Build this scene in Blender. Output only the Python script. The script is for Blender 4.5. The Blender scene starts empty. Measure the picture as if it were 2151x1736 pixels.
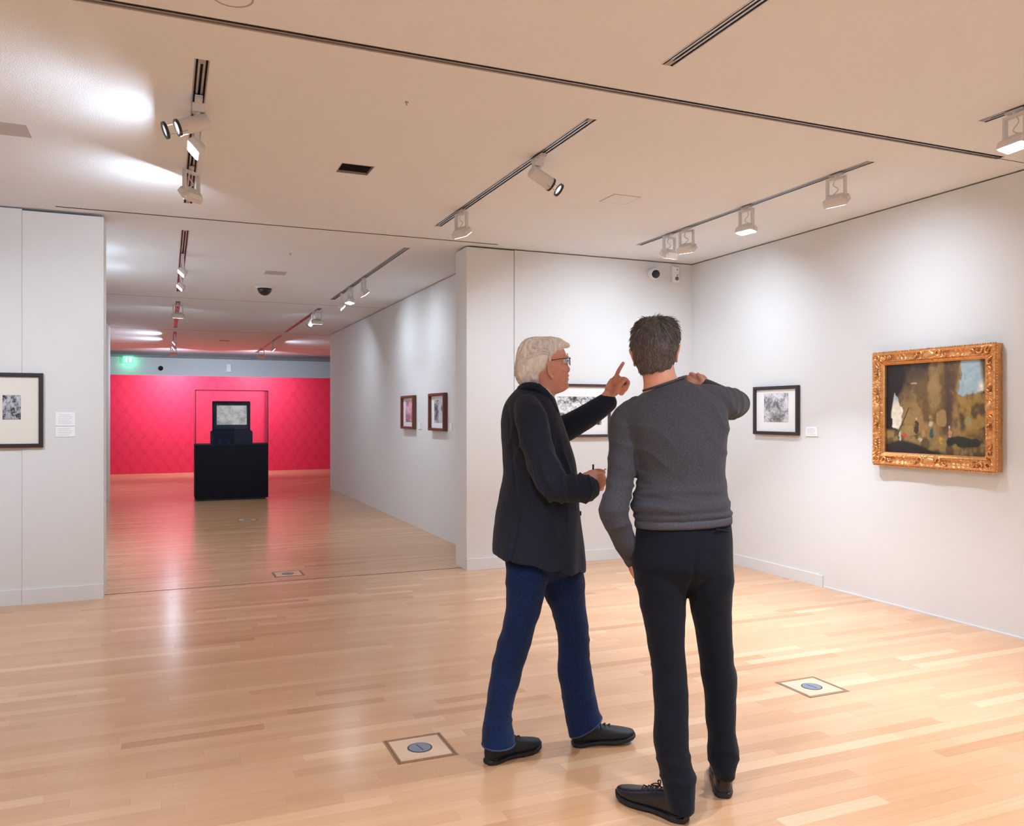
import bpy, bmesh, math, random
import numpy as np
from mathutils import Vector, Matrix, noise

# ------------------------------------------------------------------ camera, world, exposure
FPX, CX, CY, IW = 1730.0, 1075.5, 872.0, 2151.0      # focal length, centre column and horizon row in the 2151x1736 frame
EYE = 1.45
YAW = math.radians(22.75)
FWD = Vector((math.sin(YAW), math.cos(YAW), 0)); RGT = Vector((math.cos(YAW), -math.sin(YAW), 0)); UP = Vector((0, 0, 1))
scene = bpy.context.scene
COL = scene.collection
cam_data = bpy.data.cameras.new('camera'); cam = bpy.data.objects.new('camera', cam_data); COL.objects.link(cam)
cam.location = (0, 0, EYE); cam.rotation_euler = (math.pi / 2, 0, -YAW)
cam_data.sensor_fit = 'HORIZONTAL'; cam_data.sensor_width = 36.0; cam_data.lens = 36.0 * FPX / IW
cam_data.shift_y = (CY - 868.0) / IW
cam_data.clip_start = 0.05; cam_data.clip_end = 80
scene.camera = cam
world = bpy.data.worlds.new('world'); scene.world = world; world.use_nodes = True
world.node_tree.nodes['Background'].inputs[0].default_value = (0.02, 0.018, 0.016, 1)
world.node_tree.nodes['Background'].inputs[1].default_value = 1.0
scene.view_settings.view_transform = 'Standard'; scene.view_settings.look = 'None'
scene.view_settings.gamma = 1.0; scene.view_settings.use_curve_mapping = False
scene.view_settings.exposure = 0.47
scene.cycles.use_adaptive_sampling = True; scene.cycles.adaptive_threshold = 0.12; scene.cycles.adaptive_min_samples = 16
scene.cycles.max_bounces = 5; scene.cycles.diffuse_bounces = 4; scene.cycles.glossy_bounces = 4
scene.cycles.sample_clamp_indirect = 6.0
scene.cycles.caustics_reflective = False; scene.cycles.caustics_refractive = False
LAMP_COL = (0.775, 0.93, 1.12)
FLOOD_W, SPOT_W = 24.0, 14.0

CEIL = 3.035
XR, YB, YB2 = 5.09, 7.25, 7.56        # right wall, cross wall front and back faces
XD0, XD1 = -0.46, 2.58                # opening in the cross wall
XC0, XC1, YC = -0.94, 2.98, 16.4      # corridor walls and their far end
YRED, YFAR = 22.2, 24.6
XL, YN = -4.6, -4.2                   # walls beside and behind the camera

rnd = random.Random(7)

def srgb(r, g, b):
    f = lambda c: ((c / 255.0) / 12.92) if c / 255.0 <= 0.04045 else (((c / 255.0) + 0.055) / 1.055) ** 2.4
    return (f(r), f(g), f(b))

# ------------------------------------------------------------------ materials
MATS = {}
def material(name, color, rough=0.6, metal=0.0, var=0.0, vscale=30.0, bump=0.0, bscale=200.0, spec=0.5, emit=None, estr=0.0,
             coat=0.0, sss=0.0, stretch=(1, 1, 1), trans=0.0, sheen=0.0, bdist=0.002, detail=3.0):
    if name in MATS: return MATS[name]
    m = bpy.data.materials.new(name); m.use_nodes = True
    nt = m.node_tree; b = nt.nodes['Principled BSDF']
    b.inputs['Base Color'].default_value = (*color, 1); b.inputs['Roughness'].default_value = rough
    b.inputs['Metallic'].default_value = metal; b.inputs['Specular IOR Level'].default_value = spec
    b.inputs['Coat Weight'].default_value = coat; b.inputs['Transmission Weight'].default_value = trans
    b.inputs['Sheen Weight'].default_value = sheen
    if sss:
        b.inputs['Subsurface Weight'].default_value = sss; b.inputs['Subsurface Radius'].default_value = (0.012, 0.005, 0.003)
        b.inputs['Subsurface Scale'].default_value = 0.5
    if emit:
        b.inputs['Emission Color'].default_value = (*emit, 1); b.inputs['Emission Strength'].default_value = estr; m.cycles.emission_sampling = 'NONE'   # the lamp beside it carries the light
    if var or bump:
        geo = nt.nodes.new('ShaderNodeNewGeometry'); mp = nt.nodes.new('ShaderNodeVectorMath'); mp.operation = 'MULTIPLY'
        mp.inputs[1].default_value = stretch; nt.links.new(geo.outputs['Position'], mp.inputs[0])
    if var:
        n = nt.nodes.new('ShaderNodeTexNoise'); n.inputs['Scale'].default_value = vscale; n.inputs['Detail'].default_value = detail
        nt.links.new(mp.outputs[0], n.inputs['Vector'])
        mr = nt.nodes.new('ShaderNodeMapRange'); mr.inputs[1].default_value = 0.25; mr.inputs[2].default_value = 0.75
        mr.inputs[3].default_value = 1 - var; mr.inputs[4].default_value = 1 + var
        nt.links.new(n.outputs['Fac'], mr.inputs[0])
        mx = nt.nodes.new('ShaderNodeVectorMath'); mx.operation = 'SCALE'; mx.inputs[0].default_value = color
        nt.links.new(mr.outputs[0], mx.inputs['Scale']); nt.links.new(mx.outputs[0], b.inputs['Base Color'])
    if bump:
        n2 = nt.nodes.new('ShaderNodeTexNoise'); n2.inputs['Scale'].default_value = bscale; n2.inputs['Detail'].default_value = 1
        nt.links.new(mp.outputs[0], n2.inputs['Vector'])
        bp = nt.nodes.new('ShaderNodeBump'); bp.inputs['Strength'].default_value = bump; bp.inputs['Distance'].default_value = bdist
        nt.links.new(n2.outputs['Fac'], bp.inputs['Height']); nt.links.new(bp.outputs[0], b.inputs['Normal'])
    MATS[name] = m
    return m

def attr_material(name, attr, rough=0.6, spec=0.4, bump=0.0, bscale=300.0):
    m = bpy.data.materials.new(name); m.use_nodes = True; nt = m.node_tree; b = nt.nodes['Principled BSDF']
    a = nt.nodes.new('ShaderNodeAttribute'); a.attribute_name = attr
    nt.links.new(a.outputs['Color'], b.inputs['Base Color'])
    b.inputs['Roughness'].default_value = rough; b.inputs['Specular IOR Level'].default_value = spec
    if bump:
        n2 = nt.nodes.new('ShaderNodeTexNoise'); n2.inputs['Scale'].default_value = bscale
        geo = nt.nodes.new('ShaderNodeNewGeometry'); nt.links.new(geo.outputs['Position'], n2.inputs['Vector'])
        bp = nt.nodes.new('ShaderNodeBump'); bp.inputs['Strength'].default_value = bump; bp.inputs['Distance'].default_value = 0.001
        nt.links.new(n2.outputs['Fac'], bp.inputs['Height']); nt.links.new(bp.outputs[0], b.inputs['Normal'])
    MATS[name] = m
    return m

WALL = material('wall_fabric', (0.745, 0.74, 0.725), 0.9, bump=0.25, bscale=260, spec=0.2)
CEILM = material('ceiling_plaster', (0.845, 0.86, 0.875), 0.95, bump=0.45, bscale=240, spec=0.15, bdist=0.004)
DARK = material('shadow_gap', (0.02, 0.02, 0.022), 0.8)
SILVER = material('brushed_aluminium', (0.55, 0.52, 0.50), 0.35, metal=0.9, var=0.06, vscale=40, stretch=(1, 0.05, 1))
TRACKDARK = material('track_slot_dark', (0.035, 0.03, 0.03), 0.6)
TRACKLIGHT = material('track_insulator', (0.42, 0.36, 0.32), 0.6)
LAMPW = material('lamp_white_enamel', (0.72, 0.69, 0.66), 0.45, var=0.02, vscale=50)
BLACKM = material('black_metal', (0.012, 0.013, 0.016), 0.35)
LENS = material('lit_lens', (0.9, 0.95, 1.0), 0.3, emit=(1.0, 0.97, 0.94), estr=9.0)
LENSG = material('lens_glass', (0.75, 0.82, 0.9), 0.12, emit=(0.85, 0.93, 1.0), estr=0.5)
WHITEP = material('white_plastic', (0.80, 0.79, 0.78), 0.4, var=0.01)
CARD = material('label_card', (0.90, 0.90, 0.91), 0.6)
GREYINK = material('label_ink', (0.50, 0.50, 0.53), 0.7)
MATBOARD = material('mat_board', (0.88, 0.875, 0.86), 0.85, var=0.015, vscale=200)
MATCREAM = material('mat_board_cream', (0.80, 0.75, 0.66), 0.85, var=0.015, vscale=200)
FRAMEDK = material('dark_stained_wood', srgb(48, 36, 38), 0.45, var=0.15, vscale=60, stretch=(1, 1, 6))
FRAMEMH = material('mahogany_wood', srgb(105, 52, 38), 0.4, var=0.2, vscale=60, stretch=(1, 1, 6))
FRAMEMD = material('walnut_brown_wood', srgb(74, 52, 52), 0.45, var=0.15, vscale=60)

# ------------------------------------------------------------------ mesh collector
def V(*a): return Vector(a)
class MB:
    def __init__(s): s.v = []; s.f = []
    def add(s, verts, faces):
        o = len(s.v); s.v += [tuple(p) for p in verts]; s.f += [tuple(i + o for i in f) for f in faces]; return s
    def box(s, x0, x1, y0, y1, z0, z1):
        v = [(x, y, z) for z in (z0, z1) for y in (y0, y1) for x in (x0, x1)]
        return s.add(v, [(0, 2, 3, 1), (4, 5, 7, 6), (0, 1, 5, 4), (2, 6, 7, 3), (0, 4, 6, 2), (1, 3, 7, 5)])
    def obox(s, M, hx, hy, hz, taper=1.0):
        v = []
        for z in (-1, 1):
            k = taper if z > 0 else 1.0
            for y in (-1, 1):
                for x in (-1, 1): v.append(M @ V(x * hx * k, y * hy * k, z * hz))
        return s.add(v, [(0, 2, 3, 1), (4, 5, 7, 6), (0, 1, 5, 4), (2, 6, 7, 3), (0, 4, 6, 2), (1, 3, 7, 5)])
    def loft(s, rings, cap0=True, cap1=True):
        n = len(rings[0]); v = [p for r in rings for p in r]; f = []
        for k in range(len(rings) - 1):
            for i in range(n):
                j = (i + 1) % n
                f.append((k * n + i, k * n + j, (k + 1) * n + j, (k + 1) * n + i))
        if cap0:
            c = sum((Vector(p) for p in rings[0]), Vector()) / n; v.append(c); q = len(v) - 1
            f += [(q, (i + 1) % n, i) for i in range(n)]
        if cap1:
            c = sum((Vector(p) for p in rings[-1]), Vector()) / n; v.append(c); q = len(v) - 1; o = (len(rings) - 1) * n
            f += [(q, o + i, o + (i + 1) % n) for i in range(n)]
        return s.add(v, f)
    def tube(s, pts, rad, n=12, round_ends=False, squash=None):
        """tube along pts; rad scalar or list; squash=(axis, factor) flattens the section along a world axis"""
        pts = [Vector(p) for p in pts]
        if not hasattr(rad, '__len__'): rad = [rad] * len(pts)
        T = []
        for i in range(len(pts)):
            a = pts[max(i - 1, 0)]; b = pts[min(i + 1, len(pts) - 1)]
            T.append((b - a).normalized())
        nrm = T[0].orthogonal().normalized(); rings = []
        def ring(p, t, nr, r):
            bt = t.cross(nr); o = []
            for k in range(n):
                a = 2 * math.pi * k / n; d = nr * math.cos(a) + bt * math.sin(a)
                if squash:
                    ax = squash[0]; d = d - ax * d.dot(ax) * (1 - squash[1])
                o.append(p + d * r)
            return o
        for i, p in enumerate(pts):
            if i: nrm = (nrm - T[i] * nrm.dot(T[i])).normalized()
            if i == 0 and round_ends:
                for q in (80, 55, 28):
                    a = math.radians(q); rings.append(ring(p - T[0] * rad[0] * math.sin(a), T[0], nrm, rad[0] * math.cos(a)))
            rings.append(ring(p, T[i], nrm, rad[i]))
            if i == len(pts) - 1 and round_ends:
                for q in (28, 55, 80):
                    a = math.radians(q); rings.append(ring(p + T[i] * rad[i] * math.sin(a), T[i], nrm, rad[i] * math.cos(a)))
        return s.loft(rings)
    def ball(s, c, rx, ry=None, rz=None, M=None, nu=14, nv=9):
        ry = ry or rx; rz = rz or rx; c = Vector(c); rings = []
        for k in range(1, nv):
            ph = math.pi * k / nv; r = []
            for i in range(nu):
                a = 2 * math.pi * i / nu
                d = V(rx * math.sin(ph) * math.cos(a), ry * math.sin(ph) * math.sin(a), -rz * math.cos(ph))
                r.append(c + (M @ d if M else d))
            rings.append(r)
        o = len(s.v); s.loft(rings)
        # move cap centres out to the poles
        for q, sg in ((-2, -1), (-1, 1)):
            d = V(0, 0, sg * rz); s.v[q] = tuple(c + (M @ d if M else d))
        return s
    def disc(s, c, nrm, r0, r1, depth, n=28):
        """annulus (r0 inner, may be 0) extruded by depth along nrm"""
        c = Vector(c); nrm = Vector(nrm).normalized(); a = nrm.orthogonal().normalized(); b = nrm.cross(a)
        circ = lambda r, d: [c + (a * math.cos(2 * math.pi * i / n) + b * math.sin(2 * math.pi * i / n)) * r + nrm * d for i in range(n)]
        if r0 <= 0: return s.loft([circ(r1, 0), circ(r1, depth)])
        R = [circ(r0, 0), circ(r1, 0), circ(r1, depth), circ(r0, depth), circ(r0, 0)]
        return s.loft(R, False, False)
    def mesh(s, name, origin=None):
        me = bpy.data.meshes.new(name); o = Vector(origin or (0, 0, 0))
        me.from_pydata([(p[0] - o[0], p[1] - o[1], p[2] - o[2]) for p in s.v], [], s.f); me.update(); return me
    def build(s, name, mat, parent=None, smooth=False, origin=None):
        if parent is not None and origin is None: origin = ORIG.get(parent.name, (0, 0, 0))
        me = s.mesh(name, origin)
        bm = bmesh.new(); bm.from_mesh(me); bmesh.ops.recalc_face_normals(bm, faces=bm.faces); bm.to_mesh(me); bm.free()
        if smooth: me.polygons.foreach_set('use_smooth', [True] * len(me.polygons))
        return link(name, me, mat, parent, None if parent is not None else origin)

ORIG = {}
def link(name, me, mat, parent=None, loc=None):
    o = bpy.data.objects.new(name, me); COL.objects.link(o)
    if mat is not None and not me.materials: me.materials.append(mat)
    if parent is not None: o.parent = parent; ORIG[o.name] = ORIG.get(parent.name, (0, 0, 0))
    elif loc is not None: o.location = loc; ORIG[o.name] = tuple(loc)
    return o
def tag(o, label=None, cat=None, group=None, kind=None):
    if label: o['label'] = label
    if cat: o['category'] = cat
    if group: o['group'] = group
    if kind: o['kind'] = kind
    return o
def empty(name, loc, label, cat, group=None):
    o = bpy.data.objects.new(name, None); COL.objects.link(o); o.location = loc; ORIG[o.name] = tuple(loc)
    o.empty_display_size = 0.1
    return tag(o, label, cat, group)
def struct(name, mb, mat, label=None):
    o = mb.build(name, mat); o['kind'] = 'structure'
    if label: o['label'] = label
    return o
def at(px, py, zc):
    """the place in the room that lies zc metres in front of the lens on the line through a pixel"""
    return V(0, 0, EYE) + FWD * zc + RGT * ((px - CX) / FPX * zc) - UP * ((py - CY) / FPX * zc)

# ------------------------------------------------------------------ room shell
GAP = 0.010
HT = CEIL - GAP
def wall(name, boxes, mat, label):
    mb = MB()
    for b in boxes: mb.box(*b)
    return struct(name, mb, mat, label)
wall('wall_right', [(XR, XR + 0.2, YN, YB + 0.31, -0.05, HT)], WALL, 'tall off white gallery wall with the gold framed painting')
wall('wall_back_right', [(3.066, XR, YB, YB2, -0.05, HT)], WALL, 'off white cross wall in the right corner behind the two men')
wall('trim_1', [(XD1, 3.058, YB - 0.004, YB2, -0.05, HT - 0.006)], WALL, 'narrow wall end panel beside the corridor opening')
wall('wall_back_left', [(XL, -1.02, YB, YB2, -0.05, HT)], WALL, 'off white cross wall at the left with the cream matted print')
wall('trim_2', [(-1.018, XD0, YB - 0.004, YB2, -0.05, HT - 0.012)], WALL, 'wall end panel left of the corridor opening')
wall('wall_corridor_right', [(XC1, XC1 + 0.2, YB2, YC, -0.05, HT)], WALL, 'long corridor wall with two narrow framed prints')
wall('wall_corridor_left', [(XC0 - 0.2, XC0, YB2, YC + 0.1, -0.05, HT)], WALL, 'corridor wall seen edge on at the left')
wall('wall_left', [(XL - 0.2, XL, YN, YB, -0.05, HT)], WALL, 'off white wall to the left of the camera')
wall('wall_near', [(XL - 0.2, XR + 0.2, YN - 0.2, YN, -0.05, HT)], WALL, 'off white wall behind the camera')
GREYW = material('wall_cool_grey', (0.66, 0.65, 0.65), 0.9, var=0.02, vscale=60, bump=0.2, bscale=200, spec=0.2)
wall('wall_far', [(-4.2, 7.2, YFAR, YFAR + 0.2, -0.05, HT)], GREYW, 'grey end wall above and behind the red partition')
wall('wall_far_left', [(-4.4, -4.2, YC - 0.2, YFAR, -0.05, HT)], WALL, 'left side wall of the far room')
wall('wall_far_right', [(7.2, 7.4, YC - 0.2, YFAR, -0.05, HT)], WALL, 'right side wall of the far room')
wall('wall_far_near_right', [(XC1 + 0.2, 7.2, YC - 0.2, YC, -0.05, HT)], WALL, 'far room wall beside the corridor mouth on the right')
wall('wall_far_near_left', [(-4.2, XC0 - 0.2, YC - 0.1, YC + 0.1, -0.05, HT)], WALL, 'far room wall beside the corridor mouth on the left')

# skirting boards, slightly proud
wall('baseboard_back_left', [(XL, -1.02, YB - 0.012, YB, 0, 0.115)], WALL, 'low skirting of the left cross wall')
wall('trim_3', [(-1.018, XD0, YB - 0.016, YB - 0.004, 0, 0.115)], WALL, 'skirting of the wall end panel left of the opening')
wall('baseboard_back_right', [(3.066, XR, YB - 0.012, YB, 0, 0.105)], WALL, 'low skirting of the right corner cross wall')
wall('trim_4', [(XD1, 3.058, YB - 0.016, YB - 0.004, 0, 0.105)], WALL, 'skirting of the narrow wall end panel')
wall('baseboard_right', [(XR - 0.012, XR, 5.37, YB, 0, 0.10)], WALL, 'low skirting at the far end of the right wall')
wall('trim_5', [(XR - 0.006, XR, YN, 5.365, 0, 0.012)], WALL, 'thin floor strip under the right wall')

# red partition with a tone on tone damask
def damask():
    m = bpy.data.materials.new('crimson_damask'); m.use_nodes = True; nt = m.node_tree; b = nt.nodes['Principled BSDF']
    b.inputs['Roughness'].default_value = 0.55; b.inputs['Specular IOR Level'].default_value = 0.35
    geo = nt.nodes.new('ShaderNodeNewGeometry'); sep = nt.nodes.new('ShaderNodeSeparateXYZ'); nt.links.new(geo.outputs['Position'], sep.inputs[0])
    def M(op, a, bb=None):
        n = nt.nodes.new('ShaderNodeMath'); n.operation = op
        for i, x in enumerate((a, bb)):
            if x is None: continue
            if isinstance(x, (int, float)): n.inputs[i].default_value = x
            else: nt.links.new(x, n.inputs[i])
        return n.outputs[0]
    x, z = sep.outputs[0], sep.outputs[2]
    sx = M('SINE', M('MULTIPLY', x, 22.0)); sz = M('SINE', M('MULTIPLY', z, 15.0)); p1 = M('MULTIPLY', sx, sz)
    s2 = M('SINE', M('ADD', M('MULTIPLY', x, 44.0), M('MULTIPLY', sz, 2.2))); p2 = M('MULTIPLY', s2, M('SINE', M('MULTIPLY', z, 45.0)))
    nz = nt.nodes.new('ShaderNodeTexNoise'); nz.inputs['Scale'].default_value = 9.0; nt.links.new(geo.outputs['Position'], nz.inputs['Vector'])
    tot = M('ADD', M('ADD', p1, M('MULTIPLY', p2, 0.6)), M('MULTIPLY', nz.outputs['Fac'], 0.5))
    rp = nt.nodes.new('ShaderNodeValToRGB'); rp.color_ramp.elements[0].position = 0.35; rp.color_ramp.elements[1].position = 0.75
    rp.color_ramp.elements[0].color = (0.70, 0.019, 0.062, 1); rp.color_ramp.elements[1].color = (0.64, 0.015, 0.052, 1)
    nt.links.new(tot, rp.inputs[0]); nt.links.new(rp.outputs[0], b.inputs['Base Color'])
    return m
RED = damask()
wall('wall_red', [(-4.0, 6.9, YRED, YRED + 0.12, 0, 2.43)], RED, 'crimson patterned partition wall at the end of the corridor')

# ceiling: a plaster sheet with real slots for the tracks, seams and recesses
TW = 0.064
TRACKS = [  # x, y0, y1
    (0.147, 3.92, 6.62), (2.10, 3.90, 6.62), (4.06, 3.88, 6.63),
    (0.147, -2.2, 3.13), (2.09, -2.2, 3.17), (4.06, -2.2, 3.12), (-1.81, 3.9, 6.62), (-1.81, -2.2, 3.13),
    (0.147, 7.60, 11.40), (2.10, 7.58, 11.40), (0.147, 12.37, 16.2), (2.10, 12.37, 16.2),
    (0.147, 16.9, 20.0), (2.10, 16.9, 20.0), (0.147, 20.5, 21.9), (2.10, 20.3, 21.9)]
CROSS = (-4.4, 4.74, 3.52)
SEAMS = [(-0.78, 2.84, 7.115, 0.026), (XC0, XC1, 12.0, 0.014), (-4.1, 7.1, YC + 0.16, 0.02), (-4.1, 7.1, 20.15, 0.016), (4.74, XR, 3.53, 0.008)]
HOLES = [(x - TW / 2, x + TW / 2, a, b) for x, a, b in TRACKS] + [(CROSS[0], CROSS[1], CROSS[2] - 0.028, CROSS[2] + 0.028)]
HOLES += [(a, b, y - w / 2, y + w / 2) for a, b, y, w in SEAMS]
VENT = (1.12, 5.29, 0.105); HOLES.append((VENT[0] - VENT[2], VENT[0] + VENT[2], VENT[1] - VENT[2], VENT[1] + VENT[2]))
SLOT = (1.14, 18.6, 0.10, 0.06); HOLES.append((SLOT[0] - SLOT[2], SLOT[0] + SLOT[2], SLOT[1] - SLOT[3], SLOT[1] + SLOT[3]))
def ceiling():
    xs = sorted({-4.8, 7.4} | {round(h[k], 4) for h in HOLES for k in (0, 1)})
    ys = sorted({-4.4, 24.8} | {round(h[k], 4) for h in HOLES for k in (2, 3)})
    mb = MB(); idx = {}
    def vi(i, j):
        if (i, j) not in idx: idx[i, j] = len(mb.v); mb.v.append((xs[i], ys[j], CEIL))
        return idx[i, j]
    for i in range(len(xs) - 1):
        for j in range(len(ys) - 1):
            cx, cy = (xs[i] + xs[i + 1]) / 2, (ys[j] + ys[j + 1]) / 2
            if any(h[0] < cx < h[1] and h[2] < cy < h[3] for h in HOLES): continue
            mb.f.append((vi(i, j), vi(i, j + 1), vi(i + 1, j + 1), vi(i + 1, j)))
    me = mb.mesh('ceiling'); o = link('ceiling', me, CEILM); tag(o, 'pale textured plaster ceiling with recessed light tracks', kind='structure')
    deck = MB().box(-4.8, 7.4, -4.4, 24.8, CEIL + 0.06, CEIL + 0.10).build('ceiling_deck', DARK, o)
ceiling()

# ------------------------------------------------------------------ parquet floor
FLOORBASE = material('floor_bed', (0.10, 0.06, 0.035), 0.9)
floor = struct('floor', MB().box(-4.8, 7.4, -4.4, 24.8, -0.10, -0.016), FLOORBASE, 'glossy pale maple strip parquet floor')
def parquet_mat():
    m = bpy.data.materials.new('maple_parquet'); m.use_nodes = True; nt = m.node_tree; b = nt.nodes['Principled BSDF']
    geo = nt.nodes.new('ShaderNodeNewGeometry'); at_ = nt.nodes.new('ShaderNodeAttribute'); at_.attribute_name = 'tone'
    sc = nt.nodes.new('ShaderNodeVectorMath'); sc.operation = 'MULTIPLY'; sc.inputs[1].default_value = (1.6, 34, 1); nt.links.new(geo.outputs['Position'], sc.inputs[0])
    ad = nt.nodes.new('ShaderNodeVectorMath'); ad.operation = 'ADD'; nt.links.new(sc.outputs[0], ad.inputs[0])
    mz = nt.nodes.new('ShaderNodeVectorMath'); mz.operation = 'SCALE'; mz.inputs[0].default_value = (11, 37, 71); nt.links.new(at_.outputs['Fac'], mz.inputs['Scale']); nt.links.new(mz.outputs[0], ad.inputs[1])
    nz = nt.nodes.new('ShaderNodeTexNoise'); nz.inputs['Scale'].default_value = 2.2; nz.inputs['Detail'].default_value = 5; nt.links.new(ad.outputs[0], nz.inputs['Vector'])
    rp = nt.nodes.new('ShaderNodeValToRGB'); e = rp.color_ramp.elements
    e[0].position = 0.0; e[0].color = (0.46, 0.215, 0.10, 1); e[1].position = 1.0; e[1].color = (0.75, 0.48, 0.295, 1)
    k = e.new(0.28); k.color = (0.56, 0.29, 0.144, 1); k = e.new(0.6); k.color = (0.645, 0.36, 0.192, 1)
    mx = nt.nodes.new('ShaderNodeMath'); mx.operation = 'MULTIPLY_ADD'; mx.inputs[1].default_value = 0.34; nt.links.new(nz.outputs['Fac'], mx.inputs[0])
    mm = nt.nodes.new('ShaderNodeMath'); mm.operation = 'MULTIPLY_ADD'; mm.inputs[1].default_value = 0.80; mm.inputs[2].default_value = -0.09; nt.links.new(at_.outputs['Fac'], mm.inputs[0])
    nt.links.new(mm.outputs[0], mx.inputs[2]); nt.links.new(mx.outputs[0], rp.inputs[0]); nt.links.new(rp.outputs[0], b.inputs['Base Color'])
    b.inputs['Roughness'].default_value = 0.215; b.inputs['Specular IOR Level'].default_value = 0.72
    bp = nt.nodes.new('ShaderNodeBump'); bp.inputs['Strength'].default_value = 0.02; bp.inputs['Distance'].default_value = 0.002
    nt.links.new(nz.outputs['Fac'], bp.inputs['Height']); nt.links.new(bp.outputs[0], b.inputs['Normal'])
    return m
PARQ = parquet_mat()
SW = 0.072
def strip_verts(L):
    g = 0.0002   # hairline joint
    x0, x1, y0, y1 = g, L - g, g, SW - g
    top = [(x0, y0, 0), (x1, y0, 0), (x1, y1, 0), (x0, y1, 0)]
    bot = [(x, y, -0.015) for x, y, z in top]
    f = [(0, 1, 2, 3), (7, 6, 5, 4)] + [(4 + i, 4 + (i + 1) % 4, (i + 1) % 4, i) for i in range(4)]
    return top + bot, f
def parquet():
    LENS_ = [0.36, 0.48, 0.60, 0.72, 0.84, 0.96, 1.08]; TONES = [0.08, 0.2, 0.3, 0.36, 0.42, 0.48, 0.54, 0.6, 0.7, 0.85]
    wts = [1, 2, 4, 6, 7, 7, 6, 4, 3, 2]
    strips = []; y = -4.12; row = 0
    while y < YRED:
        if y < YB2: xa, xb = XL, XR
        elif y < YC: xa, xb = XC0, XC1
        else: xa, xb = -4.0, 6.9
        x = xa - rnd.uniform(0, 0.9)
        while x < xb:
            L = rnd.choice(LENS_); t = rnd.choices(TONES, wts)[0]
            strips.append((x, y, L, t)); x += L
        y += SW; row += 1
    scored = []
    for i, (x, y, L, t) in enumerate(strips):
        best = -1
        for xx in (x, x + L / 2, x + L):
            p = V(xx, y, 0); zc = p.dot(FWD)
            if zc < 0.5: continue
            px = CX + FPX * p.dot(RGT) / zc; py = CY + FPX * EYE / zc
            if 0 < px < 2151 and py < 1736: best = max(best, 1 / zc)
        scored.append((best, i))
    near = {i for s, i in sorted(scored, reverse=True)[:300]}
    meshes = {}; V_, F_, T_ = [], [], []
    for i, (x, y, L, t) in enumerate(strips):
        vs, fs = strip_verts(L)
        if i in near:
            key = (L, t)
            if key not in meshes:
                me = bpy.data.meshes.new('parquet_strip'); me.from_pydata(vs, [], fs); me.update()
                a = me.attributes.new('tone', 'FLOAT', 'FACE'); a.data.foreach_set('value', [t] * len(me.polygons)); me.materials.append(PARQ)
                meshes[key] = me
            o = bpy.data.objects.new('parquet_strip', meshes[key]); COL.objects.link(o); o.parent = floor; o.location = (x, y, 0)
        else:
            o = len(V_); V_ += [(a + x, b + y, c) for a, b, c in vs]; F_ += [tuple(k + o for k in f) for f in fs]; T_ += [t] * len(fs)
    me = bpy.data.meshes.new('far_parquet'); me.from_pydata(V_, [], F_); me.update()
    a = me.attributes.new('tone', 'FLOAT', 'FACE'); a.data.foreach_set('value', T_); me.materials.append(PARQ)
    o = bpy.data.objects.new('far_parquet', me); COL.objects.link(o); o.parent = floor; o['kind'] = 'stuff'
parquet()
struct('trim_6', MB().box(XC0, XC1, 7.386, 7.398, -0.01, 0.0012), material('floor_joint', (0.09, 0.05, 0.03), 0.6), 'dark joint line across the floor in the opening')

# ------------------------------------------------------------------ recessed light tracks
def track(x, y0, y1, label):
    t = empty('light_track', (x, y0, CEIL), label, 'light track', 'recessed light tracks')
    w = TW / 2; z = CEIL
    MB().box(x - w, x + w, y0, y1, z + 0.035, z + 0.05).build('track_channel', TRACKDARK, t)
    for s in (-1, 1):
        MB().box(min(x + s * w, x + s * (w - 0.006)), max(x + s * w, x + s * (w - 0.006)), y0, y1, z - 0.0015, z + 0.035).build('track_flange', SILVER, t)
        a, b = x + s * 0.006, x + s * 0.016
        MB().box(min(a, b), max(a, b), y0, y1, z + 0.001, z + 0.035).build('track_rail', SILVER, t)
    for ya, yb in ((y0, y0 + 0.05), (y1 - 0.05, y1)):
        MB().box(x - 0.016, x + 0.016, ya, yb, z + 0.0005, z + 0.03).build('end_cap', TRACKLIGHT, t)
TL = ['track with three lamps at upper left near the camera', 'silver ceiling track above the two men with two lamps', 'track with four lamps along the right wall',
      'track over the camera on its left side', 'empty ceiling track running out of the top of the picture', 'track cut by the right picture edge with one lamp',
      'track beyond the left picture edge', 'track over the floor left of the camera',
      'left corridor track nearest to the opening', 'right corridor track with three lamps in a row', 'left corridor track behind the first seam', 'right corridor track behind the dome camera',
      'left track in the far room', 'right bare track in the far room', 'left track in front of the red wall', 'short right track in front of the red wall']
for (x, a, b), l in zip(TRACKS, TL): track(x, a, b, 'recessed ' + l)
def cross_track():
    x0, x1, y = CROSS; z = CEIL
    t = empty('light_track', (x1, y, z), 'long dark track crossing the whole ceiling from side to side', 'light track', 'recessed light tracks')
    MB().box(x0, x1, y - 0.028, y + 0.028, z + 0.035, z + 0.05).build('track_channel', TRACKDARK, t)
    MB().box(x0, x1, y - 0.028, y - 0.024, z - 0.001, z + 0.035).build('track_flange', DARK, t)
    MB().box(x0, x1, y + 0.018, y + 0.028, z - 0.001, z + 0.035).build('track_flange', TRACKLIGHT, t)
    MB().box(x0, x1, y + 0.000, y + 0.010, z + 0.004, z + 0.035).build('track_rail', SILVER, t)
cross_track()

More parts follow.
